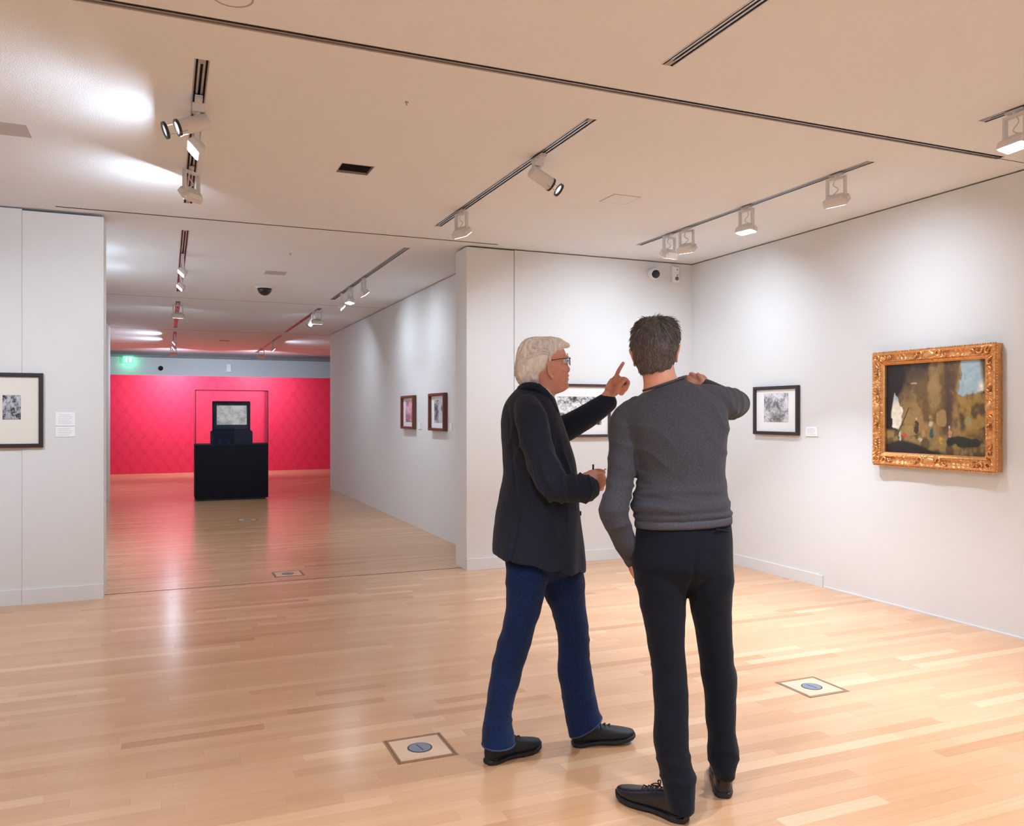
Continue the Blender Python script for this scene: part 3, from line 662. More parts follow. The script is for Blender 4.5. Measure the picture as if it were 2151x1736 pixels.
# gilded painting
def grotto(u, v):
    """generic rocky cave landscape: dark vault, tan rock, two openings to the sky, ground with small figures"""
    n1 = fbm(u, v, 4, 70); n2 = fbm(u * 1.2, v * 0.6, 14, 80); n3 = fbm(u, v, 40, 90, 2)
    C = lambda *c: np.array(srgb(*c))
    def mixc(a, b, k): k = np.clip(k, 0, 1)[..., None]; return a * (1 - k) + b * k
    sm = lambda x, a, b: np.clip((x - a) / (b - a), 0, 1) ** 2 * (3 - 2 * np.clip((x - a) / (b - a), 0, 1))
    col = np.ones(u.shape + (3,)) * C(104, 82, 50)
    col = mixc(col, C(146, 118, 74), sm(n1 + 0.6 * (n2 - 0.4), 0.40, 0.62))
    col = mixc(col, C(48, 40, 38), sm(v + 0.55 * n1 + 0.3 * n2 - 0.50 * u, 0.78, 1.25))                                   # dark vault
    col = mixc(col, C(34, 28, 30), sm(0.16 + 0.08 * n1 - u + 0.05 * np.sin(v * 9), 0.0, 0.06))                  # dark left flank
    d = np.abs(u - 0.535 - 0.03 * np.sin(v * 7)); col = mixc(col, C(150, 122, 76), 0.8 * sm(0.09 - d + 0.16 * (n2 - 0.45), 0.0, 0.07) * sm(v, 0.40, 0.55))
    d = np.abs(u - 0.66 - 0.05 * (v - 0.5) + 0.10 * (n2 - 0.4) + 0.06 * n1); col = mixc(col, C(72, 56, 48), 0.85 * sm(0.07 - d, 0.0, 0.06) * sm(v, 0.15, 0.3))
    rock = 0.70 + 0.09 * np.abs(v - 0.62) + 0.06 * (n2 - 0.4) + 0.05 * np.maximum(v - 0.72, 0)
    sky = mixc(np.ones(u.shape + (3,)) * C(150, 172, 180), C(226, 220, 200), sm(n1 + 0.4 * (0.8 - v), 0.48, 0.64))
    op = sm(u - rock - 0.015, 0, 0.02) * sm(v - 0.60 - 0.22 * np.abs(u - 0.80) - 0.12 * (n2 - 0.4), 0, 0.04) * (1 - sm(u - 0.955 + 0.10 * (v - 0.62) * 1.2, 0.0, 0.05))
    col = mixc(col, sky, op)
    hill = sm(u - rock, 0, 0.03) * (1 - op); col = mixc(col, mixc(np.ones(u.shape + (3,)) * C(150, 118, 60), C(82, 68, 44), sm(n2, 0.38, 0.6)), hill * sm(v, 0.2, 0.3))
    e = ((u - 0.10 - 0.10 * (n2 - 0.4) + 0.05 * (v - 0.5)) / 0.055) ** 2 + ((v - 0.47) / 0.20) ** 2; col = mixc(col, sky * 0.9, sm(1.15 - e + 0.5 * (n3 - 0.37), 0.0, 0.35) * sm(u - 0.05 - 0.16 * np.maximum(v - 0.45, 0), 0, 0.02))
    e = ((u - 0.83) / 0.035) ** 2 + ((v - 0.36) / 0.07) ** 2; col = mixc(col, C(140, 140, 112), 0.7 * sm(1.0 - e + 1.2 * (n2 - 0.45), 0, 0.6))
    g = sm(0.27 - v - 0.06 * u + 0.05 * (n1 - 0.45), 0, 0.05); col = mixc(col, mixc(np.ones(u.shape + (3,)) * C(140, 116, 70), C(90, 74, 46), sm(n2, 0.4, 0.6)), g)
    col = mixc(col, C(42, 36, 32), sm(0.105 - v + 0.05 * np.sin(u * 8) + 0.04 * (n1 - 0.4), 0, 0.04) * (1 - sm(u, 0.5, 0.75)))
    e = ((u - 0.78) / 0.17) ** 2 + ((v - 0.15) / 0.055) ** 2; col = mixc(col, C(44, 46, 40), sm(1.1 - e + 2.0 * (n2 - 0.45), 0, 0.5))
    e = ((u - 0.24) / 0.095) ** 2 + ((v - 0.255) / 0.06) ** 4; col = mixc(col, C(152, 126, 80), 0.85 * sm(1.0 - e + 1.4 * (n2 - 0.42), 0, 0.6))                         # stone block
    e = ((u - 0.575) / 0.055) ** 4 + ((v - 0.40) / 0.10) ** 4; col = mixc(col, C(158, 130, 84), 0.8 * sm(1.0 - e + 1.6 * (n2 - 0.42), 0, 0.6))
    for cu, cv, ru, rv, c in ((0.205, 0.20, 0.030, 0.045, (190, 74, 50)), (0.16, 0.19, 0.018, 0.05, (190, 186, 172)), (0.33, 0.30, 0.035, 0.08, (52, 44, 44)), (0.33, 0.385, 0.014, 0.02, (200, 170, 130)),
                             (0.485, 0.23, 0.034, 0.10, (36, 84, 90)), (0.475, 0.335, 0.024, 0.06, (206, 196, 170)), (0.47, 0.405, 0.012, 0.018, (190, 150, 110)), (0.57, 0.165, 0.022, 0.055, (196, 154, 66)),
                             (0.66, 0.24, 0.030, 0.05, (206, 150, 130)), (0.40, 0.23, 0.022, 0.05, (176, 138, 92)), (0.365, 0.155, 0.030, 0.028, (186, 180, 160)), (0.655, 0.30, 0.014, 0.018, (210, 196, 176)), (0.30, 0.775, 0.05, 0.012, (186, 158, 120))):
        e = ((u - cu + 0.02 * (n2 - 0.45)) / (ru * 0.8)) ** 2 + ((v - cv) / (rv * 0.9)) ** 2; col = mixc(col, C(*c) * 0.85, 0.92 * sm(1.0 - e + 2.2 * (n3 - 0.37) + 1.2 * (n2 - 0.45), 0, 0.6))
    col = mixc(col, C(70, 54, 36), sm(0.008 - np.abs(u - 0.125 - 0.13 * (v - 0.2) / 0.32), 0, 0.004) * sm(v, 0.2, 0.21) * (1 - sm(v, 0.50, 0.52)))   # staff
    return col * (0.80 + 0.40 * n3[..., None]) * 1.3
def gold_painting():
    Y0, Z0, W, H, FWD_ = 4.79, 1.07, 1.03, 0.855, 0.098
    t = empty('gilded_painting', (XR, Y0, Z0), 'large oil painting of a rocky cave in an ornate gilded frame', 'painting'); org = V(XR, Y0, Z0); ax, nr = V(*RX), V(*RN)
    P = lambda u, v, d: org + ax * u + UP * v + nr * d
    GOLD = material('gilded_gesso', srgb(226, 164, 104), 0.32, metal=0.7, var=0.22, vscale=45, bump=0.35, bscale=90, bdist=0.003)
    # moulding profile: (inward distance, height above the wall)
    prof = [(0.0, 0.004), (0.0, 0.050), (0.006, 0.066), (0.016, 0.074), (0.024, 0.070), (0.034, 0.060), (0.046, 0.057), (0.058, 0.060), (0.066, 0.067), (0.072, 0.066), (0.078, 0.056), (0.088, 0.050), (0.098, 0.040), (0.098, 0.010)]
    def orn(s, L, k):
        """carved relief along a side: scrolls at the corners and a cartouche in the middle"""
        a = prof[k][0]; mid = math.exp(-((a - 0.045) / 0.03) ** 2); q = 0.0
        for c, wd in ((L / 2, 0.075), (0.045, 0.075), (L - 0.045, 0.075)):
            e = math.exp(-((s - c) / wd) ** 4); q += e * (0.010 + 0.010 * math.sin((s - c) * 95) * math.cos(a * 120) + 0.006 * math.sin((s - c) * 210 + a * 160))
        for c in (L * 0.27, L * 0.73): q += math.exp(-((s - c) / 0.05) ** 2) * 0.004 * math.sin(s * 160 + a * 80)
        return q * mid + (0.0025 * math.sin(s * 330) if k in (8, 9) else 0)
    def side(p0, dirv, inv, L, nm):
        n = 150; rings = []
        for i in range(n + 1):
            f = i / n; ring = []
            for k, (a, d) in enumerate(prof):
                s = a + (L - 2 * a) * f
                ring.append(P(p0[0] + dirv[0] * s + inv[0] * a, p0[1] + dirv[1] * s + inv[1] * a, d + (orn(s, L, k) if 2 <= k <= 10 else 0)))
            rings.append(ring)
        return MB().loft(rings).build(nm, GOLD, t)
    sides = [side((0, 0), (1, 0), (0, 1), W, 'frame_side'), side((W, 0), (0, 1), (-1, 0), H, 'frame_side'), side((W, H), (-1, 0), (0, -1), W, 'frame_side'), side((0, H), (0, -1), (1, 0), H, 'frame_side')]
    # beading along the outer edge, one row per side
    for so, (p0, dv, L) in zip(sides, (((0, 0), (1, 0), W), ((W, 0), (0, 1), H), ((W, H), (-1, 0), W), ((0, H), (0, -1), H))):
        b = MB(); n = int(L / 0.019)
        iv = (-dv[1], dv[0])
        for i in range(n):
            s = (i + 0.5) * L / n; b.ball(P(p0[0] + dv[0] * s - iv[0] * 0.001, p0[1] + dv[1] * s - iv[1] * 0.001, 0.056), 0.0068, nu=8, nv=5)
        bo = b.build('beading', GOLD, so, smooth=True); bo['kind'] = 'stuff'
    # cartouches in the middles and leaf scrolls at the corners
    def scroll(cu, cv, r, a0, turn, nm='leaf_scroll'):
        pts = []; rad = []
        for i in range(22):
            q = i / 21; a = a0 + turn * q * 4.4; rr = r * (1 - 0.82 * q); pts.append(P(cu + rr * math.cos(a), cv + rr * math.sin(a), 0.071 + 0.006 * q)); rad.append(0.0085 - 0.004 * q)
        MB().tube(pts, rad, 7, True).build(nm, GOLD, t, smooth=True)
    for cu, cv in ((W / 2, 0.045), (W / 2, H - 0.045), (0.045, H / 2), (W - 0.045, H / 2)):
        hz = cv in (0.045, H - 0.045); ru, rv = (0.052, 0.034) if hz else (0.034, 0.052)
        M = Matrix((ax, UP, nr)).transposed(); c = P(cu, cv, 0.066)
        MB().ball(c, ru, rv, 0.018, M=M, nu=22, nv=10).build('cartouche', GOLD, t, smooth=True)
        for s in (-1, 1):
            if hz:
                scroll(cu + s * 0.085, cv + 0.008, 0.030, math.pi if s > 0 else 0, -s); scroll(cu + s * 0.135, cv - 0.004, 0.022, math.pi if s > 0 else 0, s)
            else:
                scroll(cu + 0.004, cv + s * 0.085, 0.030, -s * math.pi / 2, s); scroll(cu - 0.004, cv + s * 0.135, 0.022, -s * math.pi / 2, -s)
    for cu, cv, su, sv in ((0.05, 0.05, 1, 1), (W - 0.05, 0.05, -1, 1), (W - 0.05, H - 0.05, -1, -1), (0.05, H - 0.05, 1, -1)):
        scroll(cu, cv, 0.040, math.atan2(-sv, -su), su * sv); scroll(cu + su * 0.075, cv - sv * 0.012, 0.028, math.pi if su > 0 else 0, -su * sv); scroll(cu - su * 0.012, cv + sv * 0.075, 0.028, -sv * math.pi / 2, su * sv)
        scroll(cu + su * 0.125, cv - sv * 0.004, 0.02, math.pi if su > 0 else 0, su * sv); scroll(cu - su * 0.004, cv + sv * 0.125, 0.02, -sv * math.pi / 2, -su * sv)
    i0 = FWD_ - 0.006
    add_print('canvas', grotto, 250, 200, lambda a, b: P(i0 + (W - 2 * i0) * a, i0 + (H - 2 * i0) * b, 0.022), t, CANVASM)
    M = Matrix((ax, UP, nr)).transposed().to_4x4(); M.translation = P(W / 2, H / 2, 0.012); MB().obox(M, W / 2 - 0.02, H / 2 - 0.02, 0.006).build('backing', FRAMEDK, t)
gold_painting()

# ------------------------------------------------------------------ display case in the corridor
def display_case():
    NAVY = material('navy_black_cloth', (0.0055, 0.006, 0.0105), 0.8, spec=0.2, var=0.25, vscale=300, bump=0.1, bscale=500)
    NAVY2 = material('blue_black_cloth', (0.009, 0.013, 0.027), 0.75, spec=0.2, var=0.2, vscale=300)
    x0, x1, y0, y1, zt = 0.44, 1.62, 14.75, 15.45, 0.945
    t = empty('display_plinth', ((x0 + x1) / 2, y0, 0), 'black box plinth standing in the corridor before the red wall', 'plinth')
    MB().box(x0 + 0.02, x1 - 0.05, y0 + 0.03, y1 - 0.04, 0, 0.04).build('toe_base', BLACKM, t)
    MB().box(x0, x1, y0, y1, 0.03, zt).build('body', NAVY, t)
    MB().box(x0 - 0.004, x1 + 0.004, y0 - 0.004, y1 + 0.004, zt - 0.012, zt + 0.004).build('top_edge', NAVY2, t)
    c = empty('glass_case', ((x0 + x1) / 2, y0, zt + 0.005), 'clear glass hood with thin dark edges on the black plinth', 'display case')
    ze = 1.872; e = 0.006; zb = zt + 0.005
    G = bpy.data.materials.new('case_glass'); G.use_nodes = True; nt = G.node_tree; nt.nodes.clear()
    out = nt.nodes.new('ShaderNodeOutputMaterial'); mix = nt.nodes.new('ShaderNodeMixShader'); tr = nt.nodes.new('ShaderNodeBsdfTransparent'); gl = nt.nodes.new('ShaderNodeBsdfGlossy')
    gl.inputs['Roughness'].default_value = 0.02; fr = nt.nodes.new('ShaderNodeFresnel'); fr.inputs[0].default_value = 1.25
    nt.links.new(fr.outputs[0], mix.inputs[0]); nt.links.new(tr.outputs[0], mix.inputs[1]); nt.links.new(gl.outputs[0], mix.inputs[2]); nt.links.new(mix.outputs[0], out.inputs[0])
    for b in ((x0 + e, x1 - e, y0 + 0.002, y0 + 0.006), (x0 + e, x1 - e, y1 - 0.006, y1 - 0.002)): MB().box(*b, zb, ze - e).build('glass_pane', G, c)
    for b in ((x0 + 0.002, x0 + 0.006, y0 + e, y1 - e), (x1 - 0.006, x1 - 0.002, y0 + e, y1 - e)): MB().box(*b, zb, ze - e).build('glass_pane', G, c)
    MB().box(x0 + e, x1 - e, y0 + e, y1 - e, ze - 0.006, ze - 0.002).build('glass_pane', G, c)
    EDGE = material('case_edge', (0.03, 0.012, 0.016), 0.4)
    for xx in (x0, x1 - 2 * e): 
        MB().box(xx, xx + 2 * e, y0, y0 + 2 * e, zb, ze).build('edge_post', EDGE, c)
        MB().box(xx, xx + 0.4 * e, y1 - 0.4 * e, y1, zb, ze).build('edge_post', EDGE, c)
        MB().box(xx + e * 0.6, xx + 1.2 * e, y0 + 2 * e, y1 - 2 * e, ze - 0.4 * e, ze).build('edge_rail', EDGE, c)
    MB().box(x0 + 2 * e, x1 - 2 * e, y0, y0 + 2 * e, ze - 2 * e, ze).build('edge_rail', EDGE, c)
    # stand with rounded upper corners
    s0, s1, zs = 0.703, 1.385, 1.178; ys = 15.02
    s = empty('print_stand', ((s0 + s1) / 2, ys, zt + 0.005), 'blue black padded block with rounded top corners inside the case', 'stand')
    r = 0.03; prof = [(s0, zt + 0.006), (s1, zt + 0.006), (s1, zs - r)] + [(s1 - r + r * math.cos(a), zs - r + r * math.sin(a)) for a in (0.4, 0.8, 1.2, 1.57)] + [(s0 + r - r * math.sin(a), zs - r + r * math.cos(a)) for a in (0, 0.4, 0.8, 1.2, 1.57)]
    MB().loft([[V(a, ys, b) for a, b in prof], [V(a, ys + 0.28, b) for a, b in prof]]).build('block', NAVY2, s)
    MB().box(s0 + 0.02, s1 - 0.02, ys + 0.02, ys + 0.10, zs - 0.004, zs + 0.006).build('ledge', NAVY2, s)
    f = framed('framed_print', 'blue black framed pale drawing standing inside the glass case', 'picture', (0.725, ys + 0.09, zs + 0.006), BX, BN, 0.625, 0.505, 0.03, 0.05, NAVY2, material('mat_board_navy', (0.014, 0.020, 0.040), 0.8), (0.072, 0.568, 0.095, 0.43, etching(64, 0.42, 0.86, (1.0, 0.97, 0.86), 0.7, 0.2, 1.5), 90, 60))
    return f
display_case()

# ------------------------------------------------------------------ floor sockets
def floor_box(x, y, label):
    t = empty('floor_box', (x, y, 0), label, 'floor socket', 'square floor boxes'); r = 0.132; w = 0.02
    TRIM = material('oak_brown_trim', (0.27, 0.135, 0.062), 0.5, var=0.2, vscale=80); LID = material('maple_lid', (0.64, 0.42, 0.275), 0.3, var=0.08, vscale=20, stretch=(1, 12, 1))
    STEEL = material('blue_grey_steel', (0.21, 0.235, 0.29), 0.35, metal=0.4); GROOVE = material('dark_groove', (0.04, 0.035, 0.04), 0.6)
    for a in ((x - r, x - r + w, y - r, y + r), (x + r - w, x + r, y - r, y + r), (x - r + w, x + r - w, y - r, y - r + w), (x - r + w, x + r - w, y + r - w, y + r)): MB().box(*a, -0.001, 0.002).build('trim_bar', TRIM, t)
    for a in ((x - r + w * 0.44, x - r + w * 0.56), (x + r - w * 0.56, x + r - w * 0.44)): MB().box(*a, y - r + 0.003, y + r - 0.003, 0.001, 0.0024).build('trim_groove', GROOVE, t)
    MB().box(x - r + w, x + r - w, y - r + w, y + r - w, -0.001, 0.0015).build('lid', LID, t)
    MB().disc((x, y, 0.001), (0, 0, 1), 0.048, 0.054, 0.0015, 40).build('disc_rim', GROOVE, t)
    c = MB().disc((x, y, 0.001), (0, 0, 1), 0, 0.048, 0.0022, 40).build('disc', STEEL, t)
    q = MB(); M = Matrix.Rotation(math.radians(100), 4, 'Z'); M.translation = V(x, y, 0.0034); q.obox(M, 0.034, 0.0022, 0.0004); q.build('coin_slot', GROOVE, c)
floor_box(1.016, 3.46, 'square wood framed floor box nearest, left of the walking man')
floor_box(3.17, 3.43, 'square floor box on the bright floor before the right wall')
floor_box(1.02, 7.72, 'small floor box just beyond the floor joint in the corridor')
floor_box(1.03, 11.9, 'floor box in the plinth reflection deeper in the corridor')

# ------------------------------------------------------------------ people: tools
def fuse(mb, voxel, smooth=6, factor=0.5):
    """melt overlapping closed pieces into one continuous skin"""
    me = mb.mesh('tmp'); ob = bpy.data.objects.new('tmp', me); COL.objects.link(ob)
    bm = bmesh.new(); bm.from_mesh(me); bmesh.ops.recalc_face_normals(bm, faces=bm.faces); bm.to_mesh(me); bm.free()
    r = ob.modifiers.new('r', 'REMESH'); r.mode = 'VOXEL'; r.voxel_size = voxel; r.use_smooth_shade = True
    if smooth:
        s = ob.modifiers.new('s', 'SMOOTH'); s.iterations = smooth; s.factor = factor
    dg = bpy.context.evaluated_depsgraph_get(); ev = ob.evaluated_get(dg)
    out = bpy.data.meshes.new_from_object(ev, depsgraph=dg)
    bpy.data.objects.remove(ob); bpy.data.meshes.remove(me)
    return out
def coords(me):
    a = np.empty(len(me.vertices) * 3); me.vertices.foreach_get('co', a); return a.reshape(-1, 3)
def normals(me):
    a = np.empty(len(me.vertices) * 3, np.float32); me.vertices.foreach_get('normal', a); return a.reshape(-1, 3).astype(float)
def displace(me, fn):
    """fn(place, normal) -> offset along the normal in metres"""
    co, no = coords(me), normals(me)
    d = np.array([fn(Vector(c), Vector(n)) for c, n in zip(co, no)])
    me.vertices.foreach_set('co', (co + no * d[:, None]).ravel()); me.update()
def place(me, name, mat, parent):
    o = Vector(ORIG.get(parent.name, (0, 0, 0))); me.vertices.foreach_set('co', (coords(me) - np.array(o)).ravel()); me.update()
    me.name = name; me.materials.clear(); me.materials.append(mat)
    me.polygons.foreach_set('use_smooth', [True] * len(me.polygons))
    return link(name, me, mat, parent)
def ridge(x): return (1 - abs(math.sin(x))) ** 1.6 - 0.25
def nz(p, s, seed=0): return noise.noise(Vector((p[0] * s + seed, p[1] * s - seed, p[2] * s + 2 * seed)))
def hring(pl, pr, py, zc, b, tilt=0.0, sup=2.0, n=36, skew=0.0):
    """level ring round a limb or trunk: silhouette columns pl..pr at row py, zc metres away, half depth b; tilt = rows the right end lies lower"""
    out = []
    c = at((pl + pr) / 2, py, zc); a = (pr - pl) / 2 / FPX * zc; dz = tilt / 2 / FPX * zc
    for i in range(n):
        t = 2 * math.pi * i / n; ct, st = math.cos(t), math.sin(t); e = 2.0 / sup
        x = math.copysign(abs(ct) ** e, ct); y = math.copysign(abs(st) ** e, st)
        out.append(c + RGT * (a * x) + FWD * (b * y + skew * x) - UP * (dz * x))
    return out
def hloft(mb, rows, zc0, k=3, sup=2.0):
    """rows = (left, right, row, depth offset, half depth[, tilt]); rings in between are interpolated smoothly"""
    R = [tuple(r) + (0.0,) * (6 - len(r)) for r in rows]; P = np.array(R, float); rings = []
    for i in range(len(P) - 1):
        p0, p1, p2, p3 = P[max(i - 1, 0)], P[i], P[i + 1], P[min(i + 2, len(P) - 1)]
        for j in range(k):
            t = j / k; q = 0.5 * ((2 * p1) + (p2 - p0) * t + (2 * p0 - 5 * p1 + 4 * p2 - p3) * t * t + (3 * p1 - p0 - 3 * p2 + p3) * t ** 3)
            rings.append(hring(q[0], q[1], q[2], zc0 + q[3], q[4], q[5], sup))
    q = P[-1]; rings.append(hring(q[0], q[1], q[2], zc0 + q[3], q[4], q[5], sup))
    mb.loft(rings)
def limb(mb, pts, zc0, k=4, n=28):
    """pts = (column, row, depth offset, radius in columns)"""
    P = [at(a, b, zc0 + w) for a, b, w, r in pts]; R = [r / FPX * (zc0 + w) for a, b, w, r in pts]
    path = smooth_path(P, k); rr = []
    for i in range(len(R) - 1): rr += [R[i] + (R[i + 1] - R[i]) * j / k for j in range(k)]
    mb.tube(path, rr + [R[-1]], n, True)
    return path
SKIN = material('skin', (0.80, 0.385, 0.255), 0.5, var=0.08, vscale=25, sss=0.15, bump=0.1, bscale=400, bdist=0.0008)
SKIN2 = material('skin_ruddy', (0.70, 0.325, 0.23), 0.5, var=0.10, vscale=25, sss=0.15, bump=0.1, bscale=400, bdist=0.0008)

def hand_chain(mb, pts, r0, r1):
    P = smooth_path(pts, 3); n = len(P); mb.tube(P, [r0 + (r1 - r0) * i / (n - 1) for i in range(n)], 12, True)

def head_mesh(M):
    """bald head with neck stump in its own axes (x forward, y to its left, z up, origin between the ear canals); M places it"""
    S = [(-0.088, -0.070, 0.030, 0.030), (-0.078, -0.060, 0.064, 0.040), (-0.066, -0.055, 0.083, 0.046), (-0.054, -0.060, 0.087, 0.051), (-0.040, -0.068, 0.082, 0.055), (-0.030, -0.074, 0.0865, 0.057),
         (-0.022, -0.080, 0.0825, 0.059), (-0.014, -0.085, 0.0875, 0.061), (-0.004, -0.090, 0.0845, 0.064), (0.008, -0.095, 0.082, 0.067), (0.022, -0.100, 0.079, 0.069), (0.036, -0.103, 0.077, 0.0705), (0.050, -0.104, 0.0765, 0.072),
         (0.063, -0.104, 0.084, 0.0735), (0.078, -0.102, 0.082, 0.074), (0.094, -0.096, 0.076, 0.071), (0.109, -0.085, 0.063, 0.063), (0.122, -0.066, 0.042, 0.048), (0.130, -0.04, 0.014, 0.026)]
    mb = MB(); rings = []
    for z, xb, xf, w in S:
        r = []
        for i in range(40):
            t = 2 * math.pi * i / 40; c, s = math.cos(t), math.sin(t); e = 2 / 2.3
            x = (xb + xf) / 2 + (xf - xb) / 2 * math.copysign(abs(c) ** e, c); y = w * math.copysign(abs(s) ** e, s)
            if c > 0: y *= 1 - 0.22 * c ** 3
            r.append(M @ V(x, y, z))
        rings.append(r)
    mb.loft(rings)
    # nose: bridge, tip, wings
    nb = []
    for z, x, w, d in ((0.055, 0.078, 0.008, 0.012), (0.040, 0.084, 0.009, 0.016), (0.026, 0.092, 0.010, 0.020), (0.014, 0.098, 0.012, 0.024), (0.006, 0.096, 0.014, 0.024), (0.000, 0.088, 0.012, 0.02)):
        nb.append([M @ V(x - d + d * math.cos(t), w * math.sin(t), z) for t in [2 * math.pi * i / 14 for i in range(14)]])
    mb.loft(nb)
    R3 = M.to_3x3()
    for s in (-1, 1):
        mb.ball(M @ V(0.083, s * 0.012, 0.006), 0.011, 0.007, 0.008, M=R3)
        mb.ball(M @ V(0.074, s * 0.028, 0.061), 0.014, 0.022, 0.008, M=R3)      # brow
        mb.ball(M @ V(0.060, s * 0.042, 0.016), 0.020, 0.018, 0.018, M=R3)      # cheekbone
    mb.ball(M @ V(0.082, 0, -0.0145), 0.009, 0.020, 0.0055, M=R3); mb.ball(M @ V(0.080, 0, -0.029), 0.009, 0.018, 0.006, M=R3)
    # ears: curled shell
    for s in (-1, 1):
        E = M @ Matrix.Translation(V(-0.006, s * 0.073, 0.006)) @ Matrix.Rotation(s * math.radians(-22), 4, 'Z'); pts = []
        for q in range(15):
            a = math.radians(-110 + 250 * q / 14); pts.append(E @ V(-0.003 - 0.015 * math.cos(a - 1.2), s * (0.010 + 0.004 * math.sin(a)), 0.006 + 0.027 * math.sin(a)))
        mb.tube(pts, [0.0042] * 13 + [0.005, 0.006], 8, True)
        mb.ball(E @ V(-0.002, s * 0.004, 0.004), 0.014, 0.006, 0.026, M=E.to_3x3())
        mb.ball(E @ V(0.004, s * 0.006, -0.023), 0.009, 0.005, 0.010, M=E.to_3x3())
    return mb
def face_details(M, person, hair_mat, lid=True):
    EW = material('eye_white', (0.75, 0.72, 0.70), 0.2); IR = material('iris_dark', (0.03, 0.025, 0.02), 0.15); R3 = M.to_3x3()
    for s in (-1, 1):
        c = M @ V(0.066, s * 0.031, 0.044); e = MB().ball(c, 0.0125, nu=16, nv=10).build('eye', EW, person, smooth=True)
        MB().ball(M @ V(0.0745, s * 0.031, 0.044), 0.0045, 0.0055, 0.0055, M=R3).build('iris', IR, e, smooth=True)
        pts = [M @ V(0.0865 - 0.012 * k * k, s * (0.012 + 0.034 * k), 0.068 + 0.008 * math.sin(k * 2.6)) for k in (0, 0.25, 0.5, 0.75, 1.0)]
        MB().tube(pts, [0.0018, 0.0024, 0.0024, 0.002, 0.0012], 7, True).build('eyebrow', hair_mat, person, smooth=True)
def strands(paths, r):
    mb = MB()
    for p in paths:
        n = len(p); mb.tube(p, [r * (1 - 0.75 * i / (n - 1)) for i in range(n)], 4)
    return mb
def shoe(person, M, L=0.29, mat=None, sole=None, lace=None, heel=0.026, chunky=False):
    """lace up shoe in its own axes: x from heel to toe, z up"""
    ol = [(0.000, 0.018), (0.012, 0.028), (0.04, 0.034), (0.085, 0.032), (0.125, 0.033), (0.17, 0.042), (0.21, 0.047), (0.245, 0.043), (0.27, 0.032), (0.286, 0.014)]; k = L / 0.29
    def ring(x, w, z0, z1, n=18, sq=2.6):
        r = []
        for i in range(n):
            t = 2 * math.pi * i / n; c, s = math.cos(t), math.sin(t); e = 2 / sq
            r.append(M @ V(x * k, w * math.copysign(abs(c) ** e, c), (z0 + z1) / 2 + (z1 - z0) / 2 * math.copysign(abs(s) ** e, s)))
        return r
    top = lambda x: 0.105 if x < 0.06 else 0.105 - 0.062 * ((x - 0.06) / 0.23) ** 0.85
    spring = lambda x: 0.012 * max(0, (x - 0.2) / 0.086) ** 2
    up = MB(); up.loft([ring(x, w, 0.012 + spring(x), (0.075 + 0.03 * min(1, x / 0.03)) if x < 0.03 else max(top(x), 0.05 if x < 0.27 else 0.042)) for x, w in ol])
    up.tube([M @ V(0.045 * k, 0, 0.07), M @ V(0.05 * k, 0, 0.125)], [0.036, 0.034], 20)
    me = fuse(up, 0.0045, 5); u = place(me, 'shoe_upper', mat, person)
    so = MB(); so.loft([ring(x * 1.01 - 0.001, w + 0.004, spring(x) + (0.0 if x < 0.08 or x > 0.14 else 0.006), 0.022 + spring(x), sq=4) for x, w in ol]); so.build('sole', sole, u, smooth=False)
    hl = MB(); hl.loft([[M @ V((0.035 + 0.036 * math.cos(t)) * k, 0.031 * math.sin(t), z) for t in [2 * math.pi * i / 20 for i in range(20)]] for z in (0, heel)]); hl.build('heel', sole, u)
    for i in range(4):
        x = 0.105 + i * 0.021; z = top(x) + 0.004
        MB().tube([M @ V(x * k, -0.026, z - 0.012), M @ V((x + 0.006) * k, 0, z + 0.003), M @ V((x + 0.002) * k, 0.026, z - 0.012)], 0.0028, 6, True).build('lace', lace, u, smooth=True)
    for s in (-1, 1):
        MB().tube(smooth_path([M @ V(0.105 * k, 0, 0.100), M @ V(0.112 * k, s * 0.014, 0.110), M @ V(0.128 * k, s * 0.022, 0.102), M @ V(0.112 * k, s * 0.006, 0.098)], 4), 0.0026, 6, True).build('lace_bow', lace, u, smooth=True)
    return u
def shoe_matrix(heel, toe, raise_toe=0.0):
    h, t = Vector(heel), Vector(toe); d = (t - h); d.z = 0; d.normalize(); dd = (d + UP * raise_toe).normalized(); y = UP.cross(dd).normalized(); z = dd.cross(y)
    M = Matrix((dd, y, z)).transposed().to_4x4(); M.translation = h; return M

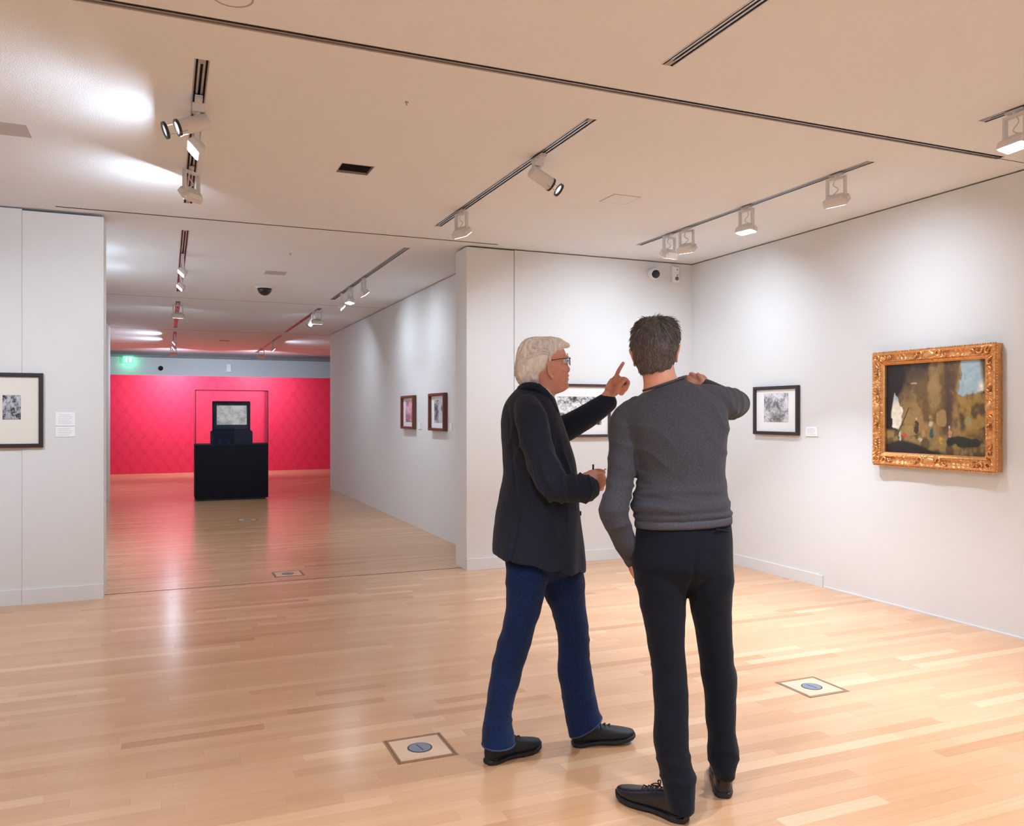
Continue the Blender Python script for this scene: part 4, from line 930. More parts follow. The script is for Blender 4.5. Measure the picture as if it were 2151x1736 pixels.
# ------------------------------------------------------------------ the walking man with white hair
def man_blazer():
    Z = 3.50
    base = at(1130, 1590, Z); base.z = 0
    p = empty('person', base, 'white haired person in dark blazer and blue jeans pointing up with a raised hand', 'person')
    JACKET = material('charcoal_blazer', (0.0170, 0.0215, 0.0360), 0.85, spec=0.15, var=0.5, vscale=420, bump=0.35, bscale=600, sheen=0.08, bdist=0.001, detail=2)
    JEANS = material('blue_denim', (0.0062, 0.0175, 0.064), 0.8, spec=0.15, var=0.45, vscale=260, bump=0.3, bscale=700, stretch=(1, 1, 0.35), sheen=0.06, bdist=0.001)
    BLACKS = material('black_suede_shoe', (0.0075, 0.0075, 0.010), 0.65, var=0.4, vscale=200, bump=0.2, bscale=400); SOLEB = material('black_rubber_sole', (0.006, 0.006, 0.008), 0.55); LACE = material('black_lace', (0.012, 0.012, 0.016), 0.7)
    # jeans
    j = MB()
    hloft(j, [(1066, 1215, 1120, 0, .13), (1062, 1222, 1160, 0, .145), (1062, 1224, 1186, 0.005, .125), (1080, 1205, 1206, .015, .085), (1110, 1180, 1222, .015, .045)], Z)
    hloft(j, [(1062, 1160, 1180, -.03, .095), (1061, 1152, 1210, -.05, .098), (1063, 1147, 1235, -.06, .095), (1063, 1141, 1262, -.065, .09), (1060, 1134, 1290, -.07, .085), (1054, 1124, 1319, -.07, .08), (1045, 1117, 1350, -.07, .075), (1035, 1103, 1390, -.07, .074), (1030, 1095, 1422, -.07, .076), (1026, 1086, 1452, -.07, .075), (1020, 1078, 1482, -.07, .073), (1016, 1075, 1510, -.07, .074), (1012, 1077, 1536, -.07, .077), (1011, 1082, 1555, -.07, .081), (1010, 1083, 1566, -.07, .082)], Z)
    hloft(j, [(1125, 1226, 1180, .04, .095), (1136, 1228, 1215, .05, .098), (1142, 1230, 1245, .06, .094), (1150, 1231, 1268, .065, .09), (1161, 1233, 1292, .07, .085), (1169, 1238, 1325, .075, .08), (1172, 1238, 1362, .08, .075), (1172, 1241, 1390, .085, .073), (1173, 1246, 1422, .09, .074), (1179, 1251, 1460, .095, .073), (1187, 1257, 1497, .10, .073, -22), (1195, 1264, 1522, .105, .077, -40), (1196, 1266, 1531, .105, .078, -40)], Z)
    me = fuse(j, 0.007, 14)
    def crease(c, n):
        k = (EYE - c.z) * 0 + c.z; d = 0.004 * nz((c.x, c.y, c.z * 2.4), 7, 3) + 0.002 * nz(c, 22, 5)
        knee = math.exp(-((k - 0.50) / 0.10) ** 2); d += knee * 0.010 * max(0, nz(c, 5, 41) + .1) * ridge(k * 42 + 6 * nz(c, 4, 1))
        low = math.exp(-((k - 0.13) / 0.10) ** 2); d += low * 0.010 * max(0, nz(c, 5, 42) + .2) * ridge(k * 50 + 6 * nz(c, 4, 2))
        top = math.exp(-((k - 0.80) / 0.10) ** 2); d += top * 0.004 * ridge(k * 40 + c.dot(RGT) * 30 + 3 * nz(c, 4, 3))
        return d
    displace(me, crease); jeans = place(me, 'jeans', JEANS, p)
    # turned hems
    HEM = material('denim_hem', (0.030, 0.048, 0.115), 0.85, var=0.3, vscale=300)
    for L, R, r, w, b, tl in ((1012.5, 1081, 1562, -.07, .0795, 0), (1197, 1264, 1527, .105, .0755, -40)):
        ring = hring(L, R, r, Z + w, b, tl, n=40); ring2 = hring(L, R, r - 7, Z + w, b, tl, n=40)
        MB().tube(ring + [ring[0]], 0.0036, 7).build('hem', HEM, jeans, smooth=True)
    for pts in (((1218, 1215, -.02), (1226, 1290, -.02), (1222, 1390, 0.0), (1240, 1490, 0.03)),):
        pass
    # shoes
    for h, t, rt in ((at(1022, 872 + FPX * EYE / 3.415, 3.415), at(1122, 872 + FPX * EYE / 3.57, 3.57), 0.0), (at(1203, 872 + FPX * EYE / 3.605, 3.605), at(1338, 872 + FPX * EYE / 3.66, 3.66), 0.035)):
        shoe(p, shoe_matrix(h, t, rt), 0.285, BLACKS, SOLEB, LACE)
    # blazer
    b = MB()
    hloft(b, [(1098, 1146, 806, .0, .060), (1082, 1156, 820, .01, .10), (1067, 1165, 836, .01, .145), (1057, 1172, 855, .01, .175), (1052, 1180, 878, .01, .185), (1051, 1189, 902, .01, .185), (1052, 1198, 930, .01, .18), (1055, 1207, 962, .01, .172), (1056, 1213, 995, .01, .165), (1050, 1216, 1035, .01, .165, 4), (1043, 1218, 1072, .01, .17, 10), (1038, 1223, 1110, .01, .178, 20), (1035, 1228, 1148, .01, .185, 32), (1035, 1229, 1180, .01, .188, 42)], Z)
    arm = [(1108, 856, -.14, 28), (1117, 880, -.185, 35), (1124, 915, -.20, 35.5), (1134, 958, -.205, 33.5), (1148, 998, -.205, 33), (1163, 1020, -.20, 33), (1182, 1026, -.19, 31), (1205, 1027, -.175, 30), (1229, 1027, -.16, 30.5)]
    ap = limb(b, arm, Z)
    far = [(1098, 866, .15, 30), (1128, 895, .20, 33), (1160, 907, .21, 31), (1190, 899, .20, 28.5), (1231, 876, .18, 26.5), (1256, 859, .16, 24), (1275, 846, .15, 21.5)]
    limb(b, far, Z)
    me = fuse(b, 0.0062, 4)
    elbow = at(1160, 1012, Z - .20); armpit = at(1100, 925, Z - .16); wrist = at(1215, 1027, Z - .17)
    def fold(c, n):
        d = 0.0035 * nz((c.x, c.y, c.z * 0.6), 6, 11) + 0.0018 * nz(c, 20, 4)
        e = math.exp(-((c - elbow).length / 0.12) ** 2); q = c - elbow; d += e * 0.019 * ridge((q.dot(RGT) * 0.95 + q.z * 0.35) * 72 + 2.4 * nz(c, 8, 8))
        e = math.exp(-((c - wrist).length / 0.085) ** 2); q = c - wrist; d += e * 0.013 * ridge(q.dot(RGT) * 80 + 2.5 * nz(c, 10, 9))
        e = math.exp(-((c - armpit).length / 0.10) ** 2); q = c - armpit; d += e * 0.011 * ridge((q.dot(RGT) * 1.0 - q.z * 0.3) * 52 + 1.5 * nz(c, 6, 19))
        # back vent and side seam pressed into the cloth
        u = c.dot(RGT); w = c.dot(FWD) - Z
        if w < 0:
            a, t2 = at(1094, 1078, Z - .17), at(1074, 1175, Z - .17); f = (a.z - c.z) / (a.z - t2.z)
            if f > 0:
                un = a.dot(RGT) + (t2.dot(RGT) - a.dot(RGT)) * f; x = (u - un)
                d += -0.010 * math.exp(-(x / 0.007) ** 2) * min(1, f * 4) + (0.006 * min(1, f * 3) * math.exp(-((x + 0.022) / 0.02) ** 2))
            a, t2 = at(1066, 850, Z - .1), at(1088, 1075, Z - .15); f = (a.z - c.z) / (a.z - t2.z)
            if 0 < f < 1: un = a.dot(RGT) + (t2.dot(RGT) - a.dot(RGT)) * f; d += -0.003 * math.exp(-((u - un) / 0.006) ** 2)
        # long drape folds of the skirt
        k = max(0.0, min(1.0, (1.05 - c.z) / 0.25)); d += k * 0.006 * math.sin(u * 46 + w * 30 + 2 * nz(c, 3, 6))
        return d
    displace(me, fold); jk = place(me, 'blazer', JACKET, p)
    # collar roll, lapel and pockets of the blazer
    col = smooth_path([at(1092, 816, Z - .02), at(1104, 811, Z - .075), at(1124, 812, Z - .095), at(1143, 824, Z - .085), at(1156, 842, Z - .075), at(1168, 866, Z - .07)], 6)
    MB().tube(col, [0.012 + 0.004 * math.sin(math.pi * i / (len(col) - 1)) for i in range(len(col))], 12, True).build('lapel', JACKET, jk, smooth=True)
    BTN = material('dark_horn_button', (0.02, 0.016, 0.014), 0.3)
    for k in range(3):
        c = at(1213 + k * 1.5, 1050 - k * 9, Z - .215); MB().disc(c, -FWD, 0, 0.0065, 0.004, 14).build('sleeve_button', BTN, jk)
    MB().disc(at(1217.5, 1079, Z + .0), RGT, 0, 0.010, 0.007, 16).build('front_button', BTN, jk)
    # cuffs: openings with a dark inside
    IN = material('dark_lining', (0.008, 0.008, 0.010), 0.8)
    for (c0, c1, r) in ((at(1226, 1027, Z - .162), at(1237, 1027, Z - .155), 0.0575), (at(1268, 851, Z + .152), at(1279, 843, Z + .148), 0.043)):
        d = (c1 - c0).normalized(); MB().tube([c0, c0 + d * 0.012, c0 + d * 0.018], [r, r, r - 0.006], 32).build('cuff', JACKET, jk, smooth=False)
        MB().disc(c0 + d * 0.0175, d, 0, r - 0.006, 0.002, 28).build('cuff_lining', IN, jk)
    # shirt
    SHIRT = bpy.data.materials.new('checked_shirt'); SHIRT.use_nodes = True; nt = SHIRT.node_tree; bs = nt.nodes['Principled BSDF']; bs.inputs['Roughness'].default_value = 0.8
    geo = nt.nodes.new('ShaderNodeNewGeometry'); ck = nt.nodes.new('ShaderNodeTexChecker'); ck.inputs['Scale'].default_value = 110; ck.inputs[1].default_value = (0.74, 0.68, 0.68, 1); ck.inputs[2].default_value = (0.42, 0.34, 0.38, 1)
    nt.links.new(geo.outputs['Position'], ck.inputs['Vector']); nt.links.new(ck.outputs[0], bs.inputs['Base Color'])
    s = MB(); hloft(s, [(1112, 1163, 812, .0, .062, 26), (1114, 1168, 832, 0, .066, 30), (1112, 1172, 858, 0, .08, 30), (1110, 1176, 890, 0, .09)], Z)
    me = fuse(s, 0.005, 3); place(me, 'shirt', SHIRT, p)
    sc = smooth_path([at(1122, 812, Z - .062), at(1140, 820, Z - .070), at(1152, 834, Z - .062), at(1163, 851, Z - .045)], 5)
    MB().tube(sc, [0.010] * (len(sc) - 1) + [0.006], 10, True).build('shirt_collar', SHIRT, p, smooth=True)
    # head
    d = (RGT * 0.985 + FWD * 0.17).normalized(); y = UP.cross(d); Mh = Matrix((d, y, UP)).transposed().to_4x4(); Mh.translation = at(1150, 785, Z) ; Mh = Mh @ Matrix.Rotation(math.radians(-4), 4, 'Y') @ Matrix.Scale(1.03, 4)
    hm = head_mesh(Mh); limb(hm, [(1140, 790, .0, 29), (1140, 812, 0, 28), (1136, 832, 0, 29), (1132, 852, 0, 32)], Z)
    me = fuse(hm, 0.0036, 3); head = place(me, 'head', SKIN2, p)
    HAIR = material('white_hair', (0.82, 0.74, 0.67), 0.55, var=0.18, vscale=120, stretch=(1, 1, 0.3), bump=0.4, bscale=300, sheen=0.2)
    face_details(Mh, p, HAIR)
    hs = MB()
    hloft(hs, [(1122, 1158, 709.5, 0, .030), (1106, 1177, 713, 0, .056), (1096, 1186, 721, 0, .072), (1090, 1184, 731, 0, .081), (1086, 1174, 743, 0, .086), (1084, 1166, 756, 0, .0885), (1083, 1162, 768, 0, .089), (1083, 1158, 776, 0, .088), (1083, 1148, 783, 0, .084), (1084, 1138, 791, 0, .078), (1088, 1136, 801, 0, .072), (1094, 1132, 810, 0, .062), (1102, 1124, 816, 0, .045)], Z, sup=2.7)
    hs.tube([at(1160, 722, Z), at(1174, 721, Z), at(1186, 725, Z)], [0.040, 0.036, 0.020], 16, True, squash=(UP, 0.55))
    me = fuse(hs, 0.0045, 4)
    displace(me, lambda c, n: 0.0035 * math.sin(14 * nz((c.x * 1.0, c.y * 1.0, c.z * 0.25), 22, 2)) + 0.002 * nz((c.x, c.y, c.z * 0.3), 60, 7))
    hair = place(me, 'hair', HAIR, p)
    rr = random.Random(3); paths = []; top = at(1150, 712, Z)
    for i in range(1100):
        # combed from the front parting over the crown and down to the nape
        a0 = rr.uniform(-1.25, 1.25); side = math.copysign(1, a0); s0 = rr.uniform(0, 0.75); path = []
        for k in range(9):
            q = min(1.0, s0 + k * 0.05)
            th = math.pi * (0.06 + 0.92 * q); ph = a0 * (1 - 0.25 * q)
            cx_, cz_ = 1133, 763
            x = cx_ + 53 * math.cos(th) * math.cos(ph * 0.55) - 0.0; zrow = cz_ - 54.5 * math.sin(th) * math.cos(ph) + (48 * max(0, q - 0.45) * 1.1) + 12 * abs(math.sin(ph)) * q
            w = 0.091 * math.sin(ph * 0.98) * (0.6 + 0.4 * math.sin(th))
            path.append(at(x + rr.uniform(-.4, .4), zrow, Z + w))
        paths.append(path)
    # keep strands that hug the hair body
    from mathutils.bvhtree import BVHTree
    co = coords(me) + np.array(base); bvh = BVHTree.FromPolygons([tuple(c) for c in co], [tuple(f.vertices) for f in me.polygons]); keep = []
    for path in paths:
        q = []
        for i, c in enumerate(path):
            hit = bvh.find_nearest(c)
            if hit[0] is None: continue
            q.append(hit[0] + hit[1] * (0.0018 + 0.0012 * math.sin(i)))
        if len(q) > 4: keep.append(q)
    st = strands(keep, 0.0016).build('hair_strands', HAIR, hair, smooth=True); st['kind'] = 'stuff'
    # spectacles
    WIRE = material('spectacle_wire', (0.03, 0.022, 0.02), 0.35, metal=0.6); GL = material('spectacle_glass', (0.9, 0.93, 0.95), 0.05, trans=0.95)
    g = empty('spectacles_mount', base, None, None) if False else None
    sp = MB()
    sp.tube([Mh @ V(0.002, -0.079, 0.050), Mh @ V(0.05, -0.079, 0.0535), Mh @ V(0.088, -0.060, 0.054)], 0.0016, 6); spec = sp.build('spectacles', WIRE, p, smooth=True)
    MB().tube([Mh @ V(0.002, 0.079, 0.050), Mh @ V(0.05, 0.079, 0.0535), Mh @ V(0.088, 0.060, 0.054)], 0.0016, 6).build('temple_arm', WIRE, spec, smooth=True)
    for s in (-1, 1):
        ring = [Mh @ V(0.093 - 0.22 * abs(0.034 + 0.024 * math.cos(t) - 0.02) , s * (0.034 + 0.024 * math.cos(t)), 0.043 + 0.017 * math.sin(t)) for t in [2 * math.pi * i / 24 for i in range(25)]]
        MB().tube(ring, 0.0014, 6).build('lens_rim', WIRE, spec, smooth=True)
        MB().loft([ring[:-1], [c + (Mh.to_3x3() @ V(0.001, 0, 0)) for c in ring[:-1]]]).build('spectacle_lens', GL, spec)
    MB().tube([Mh @ V(0.091, -0.010, 0.048), Mh @ V(0.096, 0, 0.050), Mh @ V(0.091, 0.010, 0.048)], 0.0015, 6).build('bridge', WIRE, spec, smooth=True)
    # raised left hand: index finger up, the others closed against the thumb
    W = Z + .145; f = lambda x, y, w=0: at(x, y, W + w)
    h = MB()
    limb(h, [(1260, 856, .15, 15), (1270, 843, .146, 13.5), (1278, 833, .145, 14)], Z)
    h.tube(smooth_path([f(1276, 836), f(1284, 822), f(1292, 808), f(1296, 800)], 4), [0.028] * 4 + [0.034] * 5 + [0.032] * 3 + [0.026], 16, True, squash=(FWD, 0.55))
    hand_chain(h, [f(1290, 806, -.012), f(1294, 793, -.014), f(1300, 778, -.014), f(1309, 763.5, -.012)], 0.0112, 0.0078)
    hand_chain(h, [f(1297, 801, .0), f(1310, 796, .002), f(1319, 803, .004), f(1317, 812, .0), f(1309, 813, -.004)], 0.0108, 0.0088)
    hand_chain(h, [f(1297, 808, .014), f(1310, 804, .018), f(1317, 811, .016), f(1313, 820, .010), f(1305, 819, .004)], 0.0104, 0.0086)
    hand_chain(h, [f(1295, 816, .024), f(1306, 814, .030), f(1311, 821, .026), f(1306, 828, .018), f(1300, 825, .01)], 0.0092, 0.0076)
    hand_chain(h, [f(1284, 828, -.018), f(1294, 817, -.030), f(1304, 806, -.026), f(1312, 799, -.016)], 0.0120, 0.0090)
    me = fuse(h, 0.0028, 2); place(me, 'left_hand', SKIN2, p)
    for x, y, w, dx, dy in ((1308, 765.5, -.020, 1, -1.4), ):
        MB().ball(f(x, y, w + .001), 0.006, 0.003, 0.008).build('finger_nail', SKIN, p, smooth=True)
    # lower right hand closed round a pencil, back of the hand to the camera
    W2 = Z - .15; f = lambda x, y, w=0: at(x, y, W2 + w); h = MB()
    h.tube([f(1215, 1022), f(1232, 1014), f(1240, 1011)], [0.030, 0.029, 0.032], 16, True, squash=(FWD, 0.75))
    h.tube(smooth_path([f(1236, 1010), f(1246, 1009), f(1256, 1010)], 4), [0.038, 0.040, 0.042, 0.043, 0.043, 0.042, 0.041, 0.040, 0.037], 18, True, squash=(FWD, 0.55))
    for i, (yy, ln) in enumerate(((996, 1.0), (1006, 1.04), (1016, 0.98), (1025, 0.86))):
        k0 = f(1252, yy, -.010); hand_chain(h, [k0, f(1252 + 11 * ln, yy + 1, -.004), f(1252 + 14 * ln, yy + 2, .018), f(1252 + 6 * ln, yy + 3, .036), f(1246, yy + 3, .036)], 0.0112, 0.0085)
    hand_chain(h, [f(1240, 1000, .012), f(1250, 991, .022), f(1261, 990, .018), f(1268, 993, .01)], 0.0122, 0.0088)
    me = fuse(h, 0.0030, 2); place(me, 'right_hand', SKIN2, p)
    # things he holds
    pc = empty('pencil', f(1246, 1041, .012), 'short black pencil held upright in the lowered hand', 'pencil')
    PEN = material('pencil_black', (0.012, 0.012, 0.014), 0.4)
    MB().tube([f(1246, 1034, .012), f(1246, 976, .012)], 0.0040, 8).build('pencil_body', PEN, pc)
    MB().tube([f(1246, 1034, .012), f(1245.8, 1042, .012)], [0.0036, 0.0006], 8).build('pencil_tip', material('pencil_wood', (0.45, 0.33, 0.22), 0.6), pc)
    nb = empty('folded_note', f(1266, 995, .03), 'small pale paper slip between the fingers of the lowered hand', 'paper')
    M = Matrix((RGT, FWD, UP)).transposed().to_4x4() @ Matrix.Rotation(math.radians(-38), 4, 'Y'); M.translation = f(1263, 993, .034); MB().obox(M, 0.024, 0.018, 0.0012).build('paper_sheet', material('paper', (0.8, 0.74, 0.72), 0.8), nb)
man_blazer()

# ------------------------------------------------------------------ the man in the grey jumper, seen from behind
def man_jumper():
    Z = 3.05
    base = at(1450, 1690, Z); base.z = 0
    p = empty('person', base, 'person in grey jumper and dark trousers seen from behind, one arm raised', 'person')
    KNIT = material('charcoal_knit', (0.060, 0.057, 0.066), 0.9, spec=0.15, var=0.5, vscale=330, bump=0.5, bscale=420, sheen=0.1, bdist=0.0015, stretch=(1, 1, 1.6), detail=2)
    TROU = material('dark_wool_trousers', (0.0058, 0.0068, 0.0118), 0.85, spec=0.15, var=0.5, vscale=420, bump=0.3, bscale=600, sheen=0.06, bdist=0.001, detail=2)
    LEA = material('black_leather_shoe', (0.010, 0.009, 0.013), 0.32, var=0.3, vscale=60, bump=0.15, bscale=120); SOLE = material('dark_leather_sole', (0.008, 0.007, 0.009), 0.5); LACE = MATS['black_lace']
    t = MB()
    hloft(t, [(1338, 1532, 1078, 0, .105, -8), (1336, 1536, 1110, 0, .118, -6), (1333, 1538, 1140, -.005, .128), (1328, 1539, 1172, -.01, .134), (1328, 1539, 1194, -.010, .128), (1350, 1520, 1216, -.005, .100), (1395, 1488, 1236, 0, .05)], Z)
    hloft(t, [(1330, 1450, 1195, -.01, .105), (1334, 1444, 1225, -.012, .106), (1341, 1443, 1250, -.015, .100), (1346, 1440, 1278, -.02, .094), (1353, 1438, 1312, -.03, .090), (1358, 1438, 1342, -.035, .085), (1365, 1440, 1379, -.045, .080), (1369, 1442, 1408, -.05, .077), (1372, 1443, 1439, -.06, .078), (1374, 1445, 1478, -.07, .077), (1374, 1446, 1512, -.08, .074), (1372, 1447, 1546, -.085, .070), (1377, 1449, 1578, -.09, .068), (1382, 1455, 1606, -.095, .068), (1388, 1461, 1634, -.10, .068), (1394, 1460, 1662, -.105, .066), (1402, 1459, 1688, -.11, .066), (1408, 1459, 1703, -.112, .064)], Z)
    hloft(t, [(1437, 1540, 1195, -.005, .105), (1442, 1539, 1225, -.005, .106), (1445, 1537, 1250, 0, .100), (1451, 1535, 1280, .01, .094), (1457, 1536, 1306, .015, .090), (1464, 1537, 1345, .02, .085), (1469, 1540, 1378, .025, .081), (1473, 1545, 1415, .03, .077), (1478, 1546, 1450, .035, .077), (1481, 1546, 1480, .04, .076), (1483, 1545, 1510, .045, .072), (1488, 1545, 1546, .05, .068), (1486, 1552, 1576, .055, .068), (1488, 1550, 1600, .06, .066), (1498, 1544, 1622, .065, .060), (1503, 1540, 1636, .068, .056)], Z)
    me = fuse(t, 0.0066, 14)
    def crease(c, n):
        k = c.z; d = 0.003 * nz((c.x, c.y, c.z * 2.0), 6, 13) + 0.0014 * nz(c, 22, 15); u = c.dot(RGT); w = c.dot(FWD) - Z
        low = math.exp(-((k - 0.16) / 0.11) ** 2); d += low * 0.010 * max(0, nz(c, 5, 43) + .2) * ridge(k * 40 + 6 * nz(c, 4, 12)); knee = math.exp(-((k - 0.5) / 0.09) ** 2); d += knee * 0.007 * max(0, nz(c, 5, 44)) * ridge(k * 40 + 6 * nz(c, 4, 22))
        seat = math.exp(-((k - 0.80) / 0.07) ** 2); d += seat * 0.004 * ridge(k * 30 + abs(u - at(1441, 1240, Z).dot(RGT)) * 22 + 2 * nz(c, 4, 29))
        cm = at(1441, 1240, Z).dot(RGT)
        if w < 0 and k > 0.78: d += -0.007 * math.exp(-((u - cm) / 0.010) ** 2) * min(1, (1.02 - k) / 0.10 if k > 0.92 else 1)
        return d
    displace(me, crease); trousers = place(me, 'trousers', TROU, p)
    # pressed creases down the back of the legs
    # welt pocket on the right hip
    MB().tube([at(1506, 1112, Z - .112), at(1531, 1117, Z - .06)], 0.003, 6, True).build('pocket_welt', TROU, trousers, smooth=True)
    sh = []
    hh, tt = at(1441, 872 + FPX * EYE / 2.925, 2.925), at(1318, 872 + FPX * EYE / 3.10, 3.10); shoe(p, shoe_matrix(hh, tt), 0.30, LEA, SOLE, LACE)
    hh, tt = at(1519, 872 + FPX * EYE / 3.11, 3.11), at(1515, 872 + FPX * EYE / 3.40, 3.40); shoe(p, shoe_matrix(hh, tt), 0.30, LEA, SOLE, LACE)
    # jumper
    k = MB()
    hloft(k, [(1362, 1434, 803, .0, .062, -24), (1348, 1448, 815, .0, .075, -26), (1326, 1482, 829, .0, .090, -28), (1308, 1512, 845, .0, .102, -26), (1299, 1524, 864, .0, .112, -20), (1300, 1529, 886, .0, .118, -12), (1310, 1528, 915, .0, .122), (1326, 1525, 946, 0, .123), (1335, 1523, 975, 0, .12), (1338, 1523, 1000, 0, .117), (1336, 1526, 1014, 0, .117, -2), (1333, 1526, 1026, 0, .122, -4), (1331, 1528, 1040, 0, .118, -5), (1325, 1530, 1056, 0, .126, -7), (1326, 1533, 1066, 0, .128, -8), (1333, 1531, 1073, 0, .120, -8), (1331, 1538, 1081, 0, .127, -9), (1335, 1533, 1088, 0, .119, -9), (1335, 1535, 1101, 0, .123, -10)], Z)
    left = [(1336, 850, 0, 18), (1322, 872, 0, 31), (1312, 895, 0, 33), (1310, 930, -.005, 32), (1308, 968, -.01, 31), (1304, 1005, -.02, 29.5), (1297, 1040, -.035, 28.5), (1289, 1070, -.045, 31.5), (1293, 1090, -.04, 29), (1303, 1115, -.02, 26), (1314, 1142, .0, 24), (1322, 1162, .025, 20), (1327, 1176, .05, 15)]
    limb(k, left, Z)
    right = [(1478, 842, 0, 36), (1504, 846, .04, 37), (1526, 848, .11, 34), (1541, 849, .19, 31), (1547, 848, .26, 28), (1538, 843, .31, 25), (1518, 834, .345, 22.5), (1496, 822, .37, 20), (1480, 812, .385, 18)]
    limb(k, right, Z)
    me = fuse(k, 0.0058, 3)
    el = at(1287, 1076, Z - .05); sh_r = at(1535, 850, Z + .15); apit = at(1342, 950, Z - .03); apr = at(1520, 900, Z)
    def fold(c, n):
        u = c.dot(RGT); w = c.dot(FWD) - Z; z = c.z; d = 0.0035 * nz((c.x, c.y, c.z * 1.3), 6, 31) + 0.0015 * nz(c, 20, 32)
        low = math.exp(-((z - 1.13) / 0.055) ** 2)
        if u > at(1328, 1060, Z).dot(RGT): d += low * 0.010 * (0.55 + nz(c, 6, 45)) * ridge(z * 62 + 5 * (u - .6) + 4 * nz(c, 4, 33))
        e = math.exp(-((c - el).length / 0.10) ** 2); d += e * 0.010 * (0.5 + nz(c, 7, 46)) * ridge(z * 58 + 4 * nz(c, 5, 34))
        e = math.exp(-((c - at(1325, 1020, Z - .02)).length / 0.07) ** 2); d += e * 0.007 * ridge(z * 66 + 2.5 * nz(c, 5, 48))
        e = math.exp(-((c - sh_r).length / 0.12) ** 2); d += e * 0.006 * ridge((u * 0.8 + w * 0.5 - z * 0.2) * 48 + 3 * nz(c, 6, 47))
        e = math.exp(-((c - apit).length / 0.12) ** 2); q = c - apit; d += e * 0.008 * ridge((q.dot(RGT) * 0.5 + q.z * 0.85) * 46 + 2 * nz(c, 5, 49))
        e = math.exp(-((c - apr).length / 0.14) ** 2); q = c - apr; d += e * 0.007 * ridge((q.dot(RGT) * 0.7 + q.z * 0.8) * 40 + 2 * nz(c, 5, 50))
        return d
    displace(me, fold); jm = place(me, 'jumper', KNIT, p)
    # ribbed hem, neckband and cuff
    RIB = material('knit_rib', (0.068, 0.064, 0.073), 0.9, var=0.4, vscale=300, bump=0.5, bscale=380, bdist=0.0015)
    ring = lambda L, R, r, b, tl: hring(L, R, r, Z, b, tl, n=60)
    band = MB(); band.loft([ring(1334, 1536, 1088, .122, -10), ring(1333, 1537, 1092, .1255, -10), ring(1333, 1537, 1100, .1265, -10), ring(1335, 1536, 1104, .123, -10)], True, True); band.build('hem_band', RIB, jm, smooth=True)
    nbp = hring(1352, 1440, 806, Z, .066, -30, n=48); MB().tube(nbp + [nbp[0]], 0.0045, 10).build('neckband', RIB, jm, smooth=True)
    cu = [at(1324, 1168, Z + .03), at(1329, 1180, Z + .052)]; MB().tube(cu, [0.031, 0.029], 24, True).build('cuff', RIB, jm, smooth=True)
    # head, tilted to its left, looking away
    d = (FWD * 0.99 + RGT * 0.10).normalized(); y = UP.cross(d); Mh = Matrix((d, y, d.cross(y))).transposed().to_4x4(); Mh.translation = at(1376, 752, Z + .02)
    Mh = Mh @ Matrix.Rotation(math.radians(-5), 4, 'X') @ Matrix.Rotation(math.radians(-4), 4, 'Y') @ Matrix.Scale(1.0, 4)
    hm = head_mesh(Mh); hloft(hm, [(1345, 1412, 758, .0, .058, -8), (1349, 1416, 780, -.005, .058, -10), (1352, 1420, 796, -.005, .058, -14), (1351, 1428, 812, 0, .060, -18), (1346, 1438, 826, 0, .062, -22)], Z)
    me = fuse(hm, 0.0036, 3); head = place(me, 'head', SKIN, p)
    HAIR = material('brown_hair', (0.085, 0.062, 0.054), 0.55, var=0.45, vscale=160, bump=0.4, bscale=300, sheen=0.1); GREY = material('greying_hair', (0.21, 0.17, 0.155), 0.55, var=0.5, vscale=160)
    face_details(Mh, p, HAIR)
    hs = MB()
    hloft(hs, [(1362, 1392, 668, .03, .045), (1346, 1410, 672.5, .03, .075), (1336, 1419, 681, .03, .095), (1329, 1424, 694, .025, .108), (1326, 1425, 708, .02, .113), (1326, 1424, 722, .015, .112, -2), (1328, 1422, 736, .005, .105, -4), (1332, 1419, 750, -.002, .094, -6), (1338, 1416, 763, -.01, .078, -8), (1343, 1412, 774, -.015, .064, -10), (1348, 1407, 783, -.018, .052, -10)], Z)
    hs.ball(Mh @ V(-0.012, 0, 0.052), 0.104, 0.084, 0.094, M=Mh.to_3x3(), nu=30, nv=18)
    me = fuse(hs, 0.0042, 4)
    # cut the hair away from the face
    fc = Mh @ V(0.05, 0, 0.0); bm = bmesh.new(); bm.from_mesh(me); Mi = Mh.inverted()
    for v in bm.verts:
        q = Mi @ v.co
        if q.x > 0.03 and q.z < 0.085: v.co = Mh @ V(0.03 - 0.2 * (q.x - 0.03) * 0, q.y * 0.86, q.z)
        elif q.x > -0.005 and q.z < 0.03: v.co = Mh @ V(q.x * 0.6 - 0.01, q.y * 0.86, q.z + 0.01)
    bm.to_mesh(me); bm.free()
    displace(me, lambda c, n: 0.0025 * math.sin(10 * nz((c.x, c.y, c.z * 0.3), 26, 2)) + 0.0015 * nz((c.x, c.y, c.z * 0.4), 70, 9))
    hair = place(me, 'hair', HAIR, p)
    co = coords(me) + np.array(base); nn = normals(me); rr = random.Random(5); A, B = [], []
    crown = Mh @ V(-0.04, 0.0, 0.14)
    for i in rr.sample(range(len(co)), 2600):
        c, n = Vector(co[i]), Vector(nn[i]); q = Mi @ c
        flow = (c - crown); flow = flow - n * flow.dot(n); flow = flow.normalized() if flow.length > 1e-4 else Vector((0, 0, -1))
        L = rr.uniform(0.016, 0.030) if q.z > 0.06 else rr.uniform(0.007, 0.013); lift = 0.26 if q.z > 0.11 else 0.09
        path = [c - n * 0.001 + flow * L * s + n * (0.001 + lift * L * s * (1.1 - 0.6 * s)) + Vector((rr.uniform(-1, 1), rr.uniform(-1, 1), rr.uniform(-1, 1))) * 0.0012 * s for s in (0, 0.25, 0.5, 0.75, 1.0)]
        (B if rr.random() < (0.22 if q.z > 0.06 else 0.45) else A).append(path)
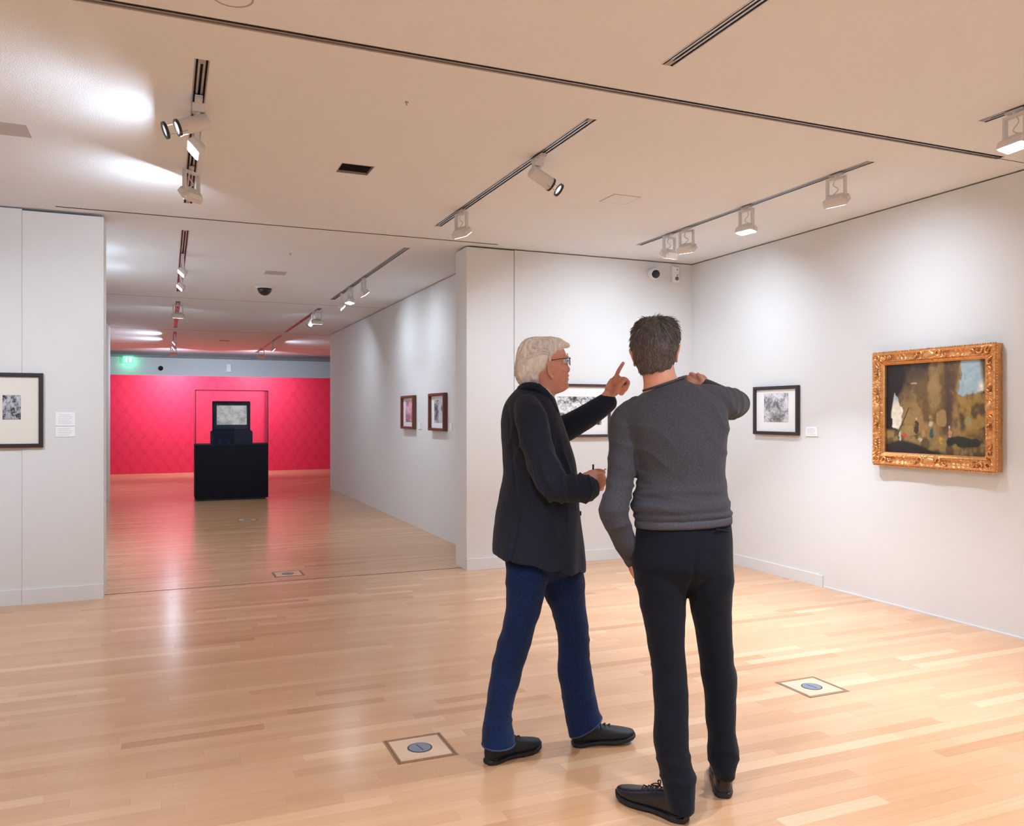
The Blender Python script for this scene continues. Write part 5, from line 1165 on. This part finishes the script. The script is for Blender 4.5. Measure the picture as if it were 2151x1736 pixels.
    s1 = strands(A, 0.0012).build('hair_strands', HAIR, hair, smooth=True); s1['kind'] = 'stuff'; s2 = strands(B, 0.0012).build('grey_hair_strands', GREY, hair, smooth=True); s2['kind'] = 'stuff'
    # raised right hand beyond the shoulder, fingers up and to the left
    W = Z + .385; f = lambda x, y, w=0: at(x, y, W + w); h = MB()
    h.tube([f(1492, 818), f(1480, 811), f(1472, 806)], [0.028, 0.026, 0.028], 14, True)
    h.tube(smooth_path([f(1478, 810), f(1470, 805), f(1460, 802)], 4), [0.030, 0.033, 0.036, 0.038, 0.039, 0.038, 0.037, 0.036, 0.033], 16, True, squash=(FWD, 0.5))
    hand_chain(h, [f(1466, 800, -.006), f(1461, 792, -.010), f(1456, 787, -.010), f(1451, 785.5, -.006)], 0.0105, 0.0078)
    hand_chain(h, [f(1460, 800, .004), f(1452, 795, .004), f(1446, 792, .006), f(1441, 792, .010)], 0.0105, 0.0078)
    hand_chain(h, [f(1456, 804, .012), f(1448, 801, .014), f(1442, 799, .018), f(1437, 799, .024)], 0.0102, 0.0076)
    hand_chain(h, [f(1455, 809, .018), f(1448, 807, .024), f(1443, 806, .03)], 0.0092, 0.0072)
    hand_chain(h, [f(1474, 803, -.016), f(1470, 793, -.022), f(1466, 787, -.02)], 0.0118, 0.0085)
    me = fuse(h, 0.0030, 2); place(me, 'right_hand', SKIN2, p)
    # left hand in the trouser pocket
    f = lambda x, y, w=0: at(x, y, Z + .05 + w); h = MB()
    h.tube(smooth_path([f(1327, 1176), f(1331, 1190), f(1336, 1204)], 3), [0.026, 0.028, 0.032, 0.035, 0.035, 0.034, 0.03], 14, True, squash=(RGT, 0.55))
    for i, w in enumerate((-.026, -.008, .010, .026)): hand_chain(h, [f(1336, 1204, w), f(1340, 1220, w * 1.1), f(1344, 1238, w * 1.05)], 0.0098, 0.0076)
    hand_chain(h, [f(1330, 1188, .03), f(1334, 1200, .046), f(1340, 1212, .05)], 0.0115, 0.0085)
    me = fuse(h, 0.0032, 2); place(me, 'left_hand', SKIN2, p)
man_jumper()
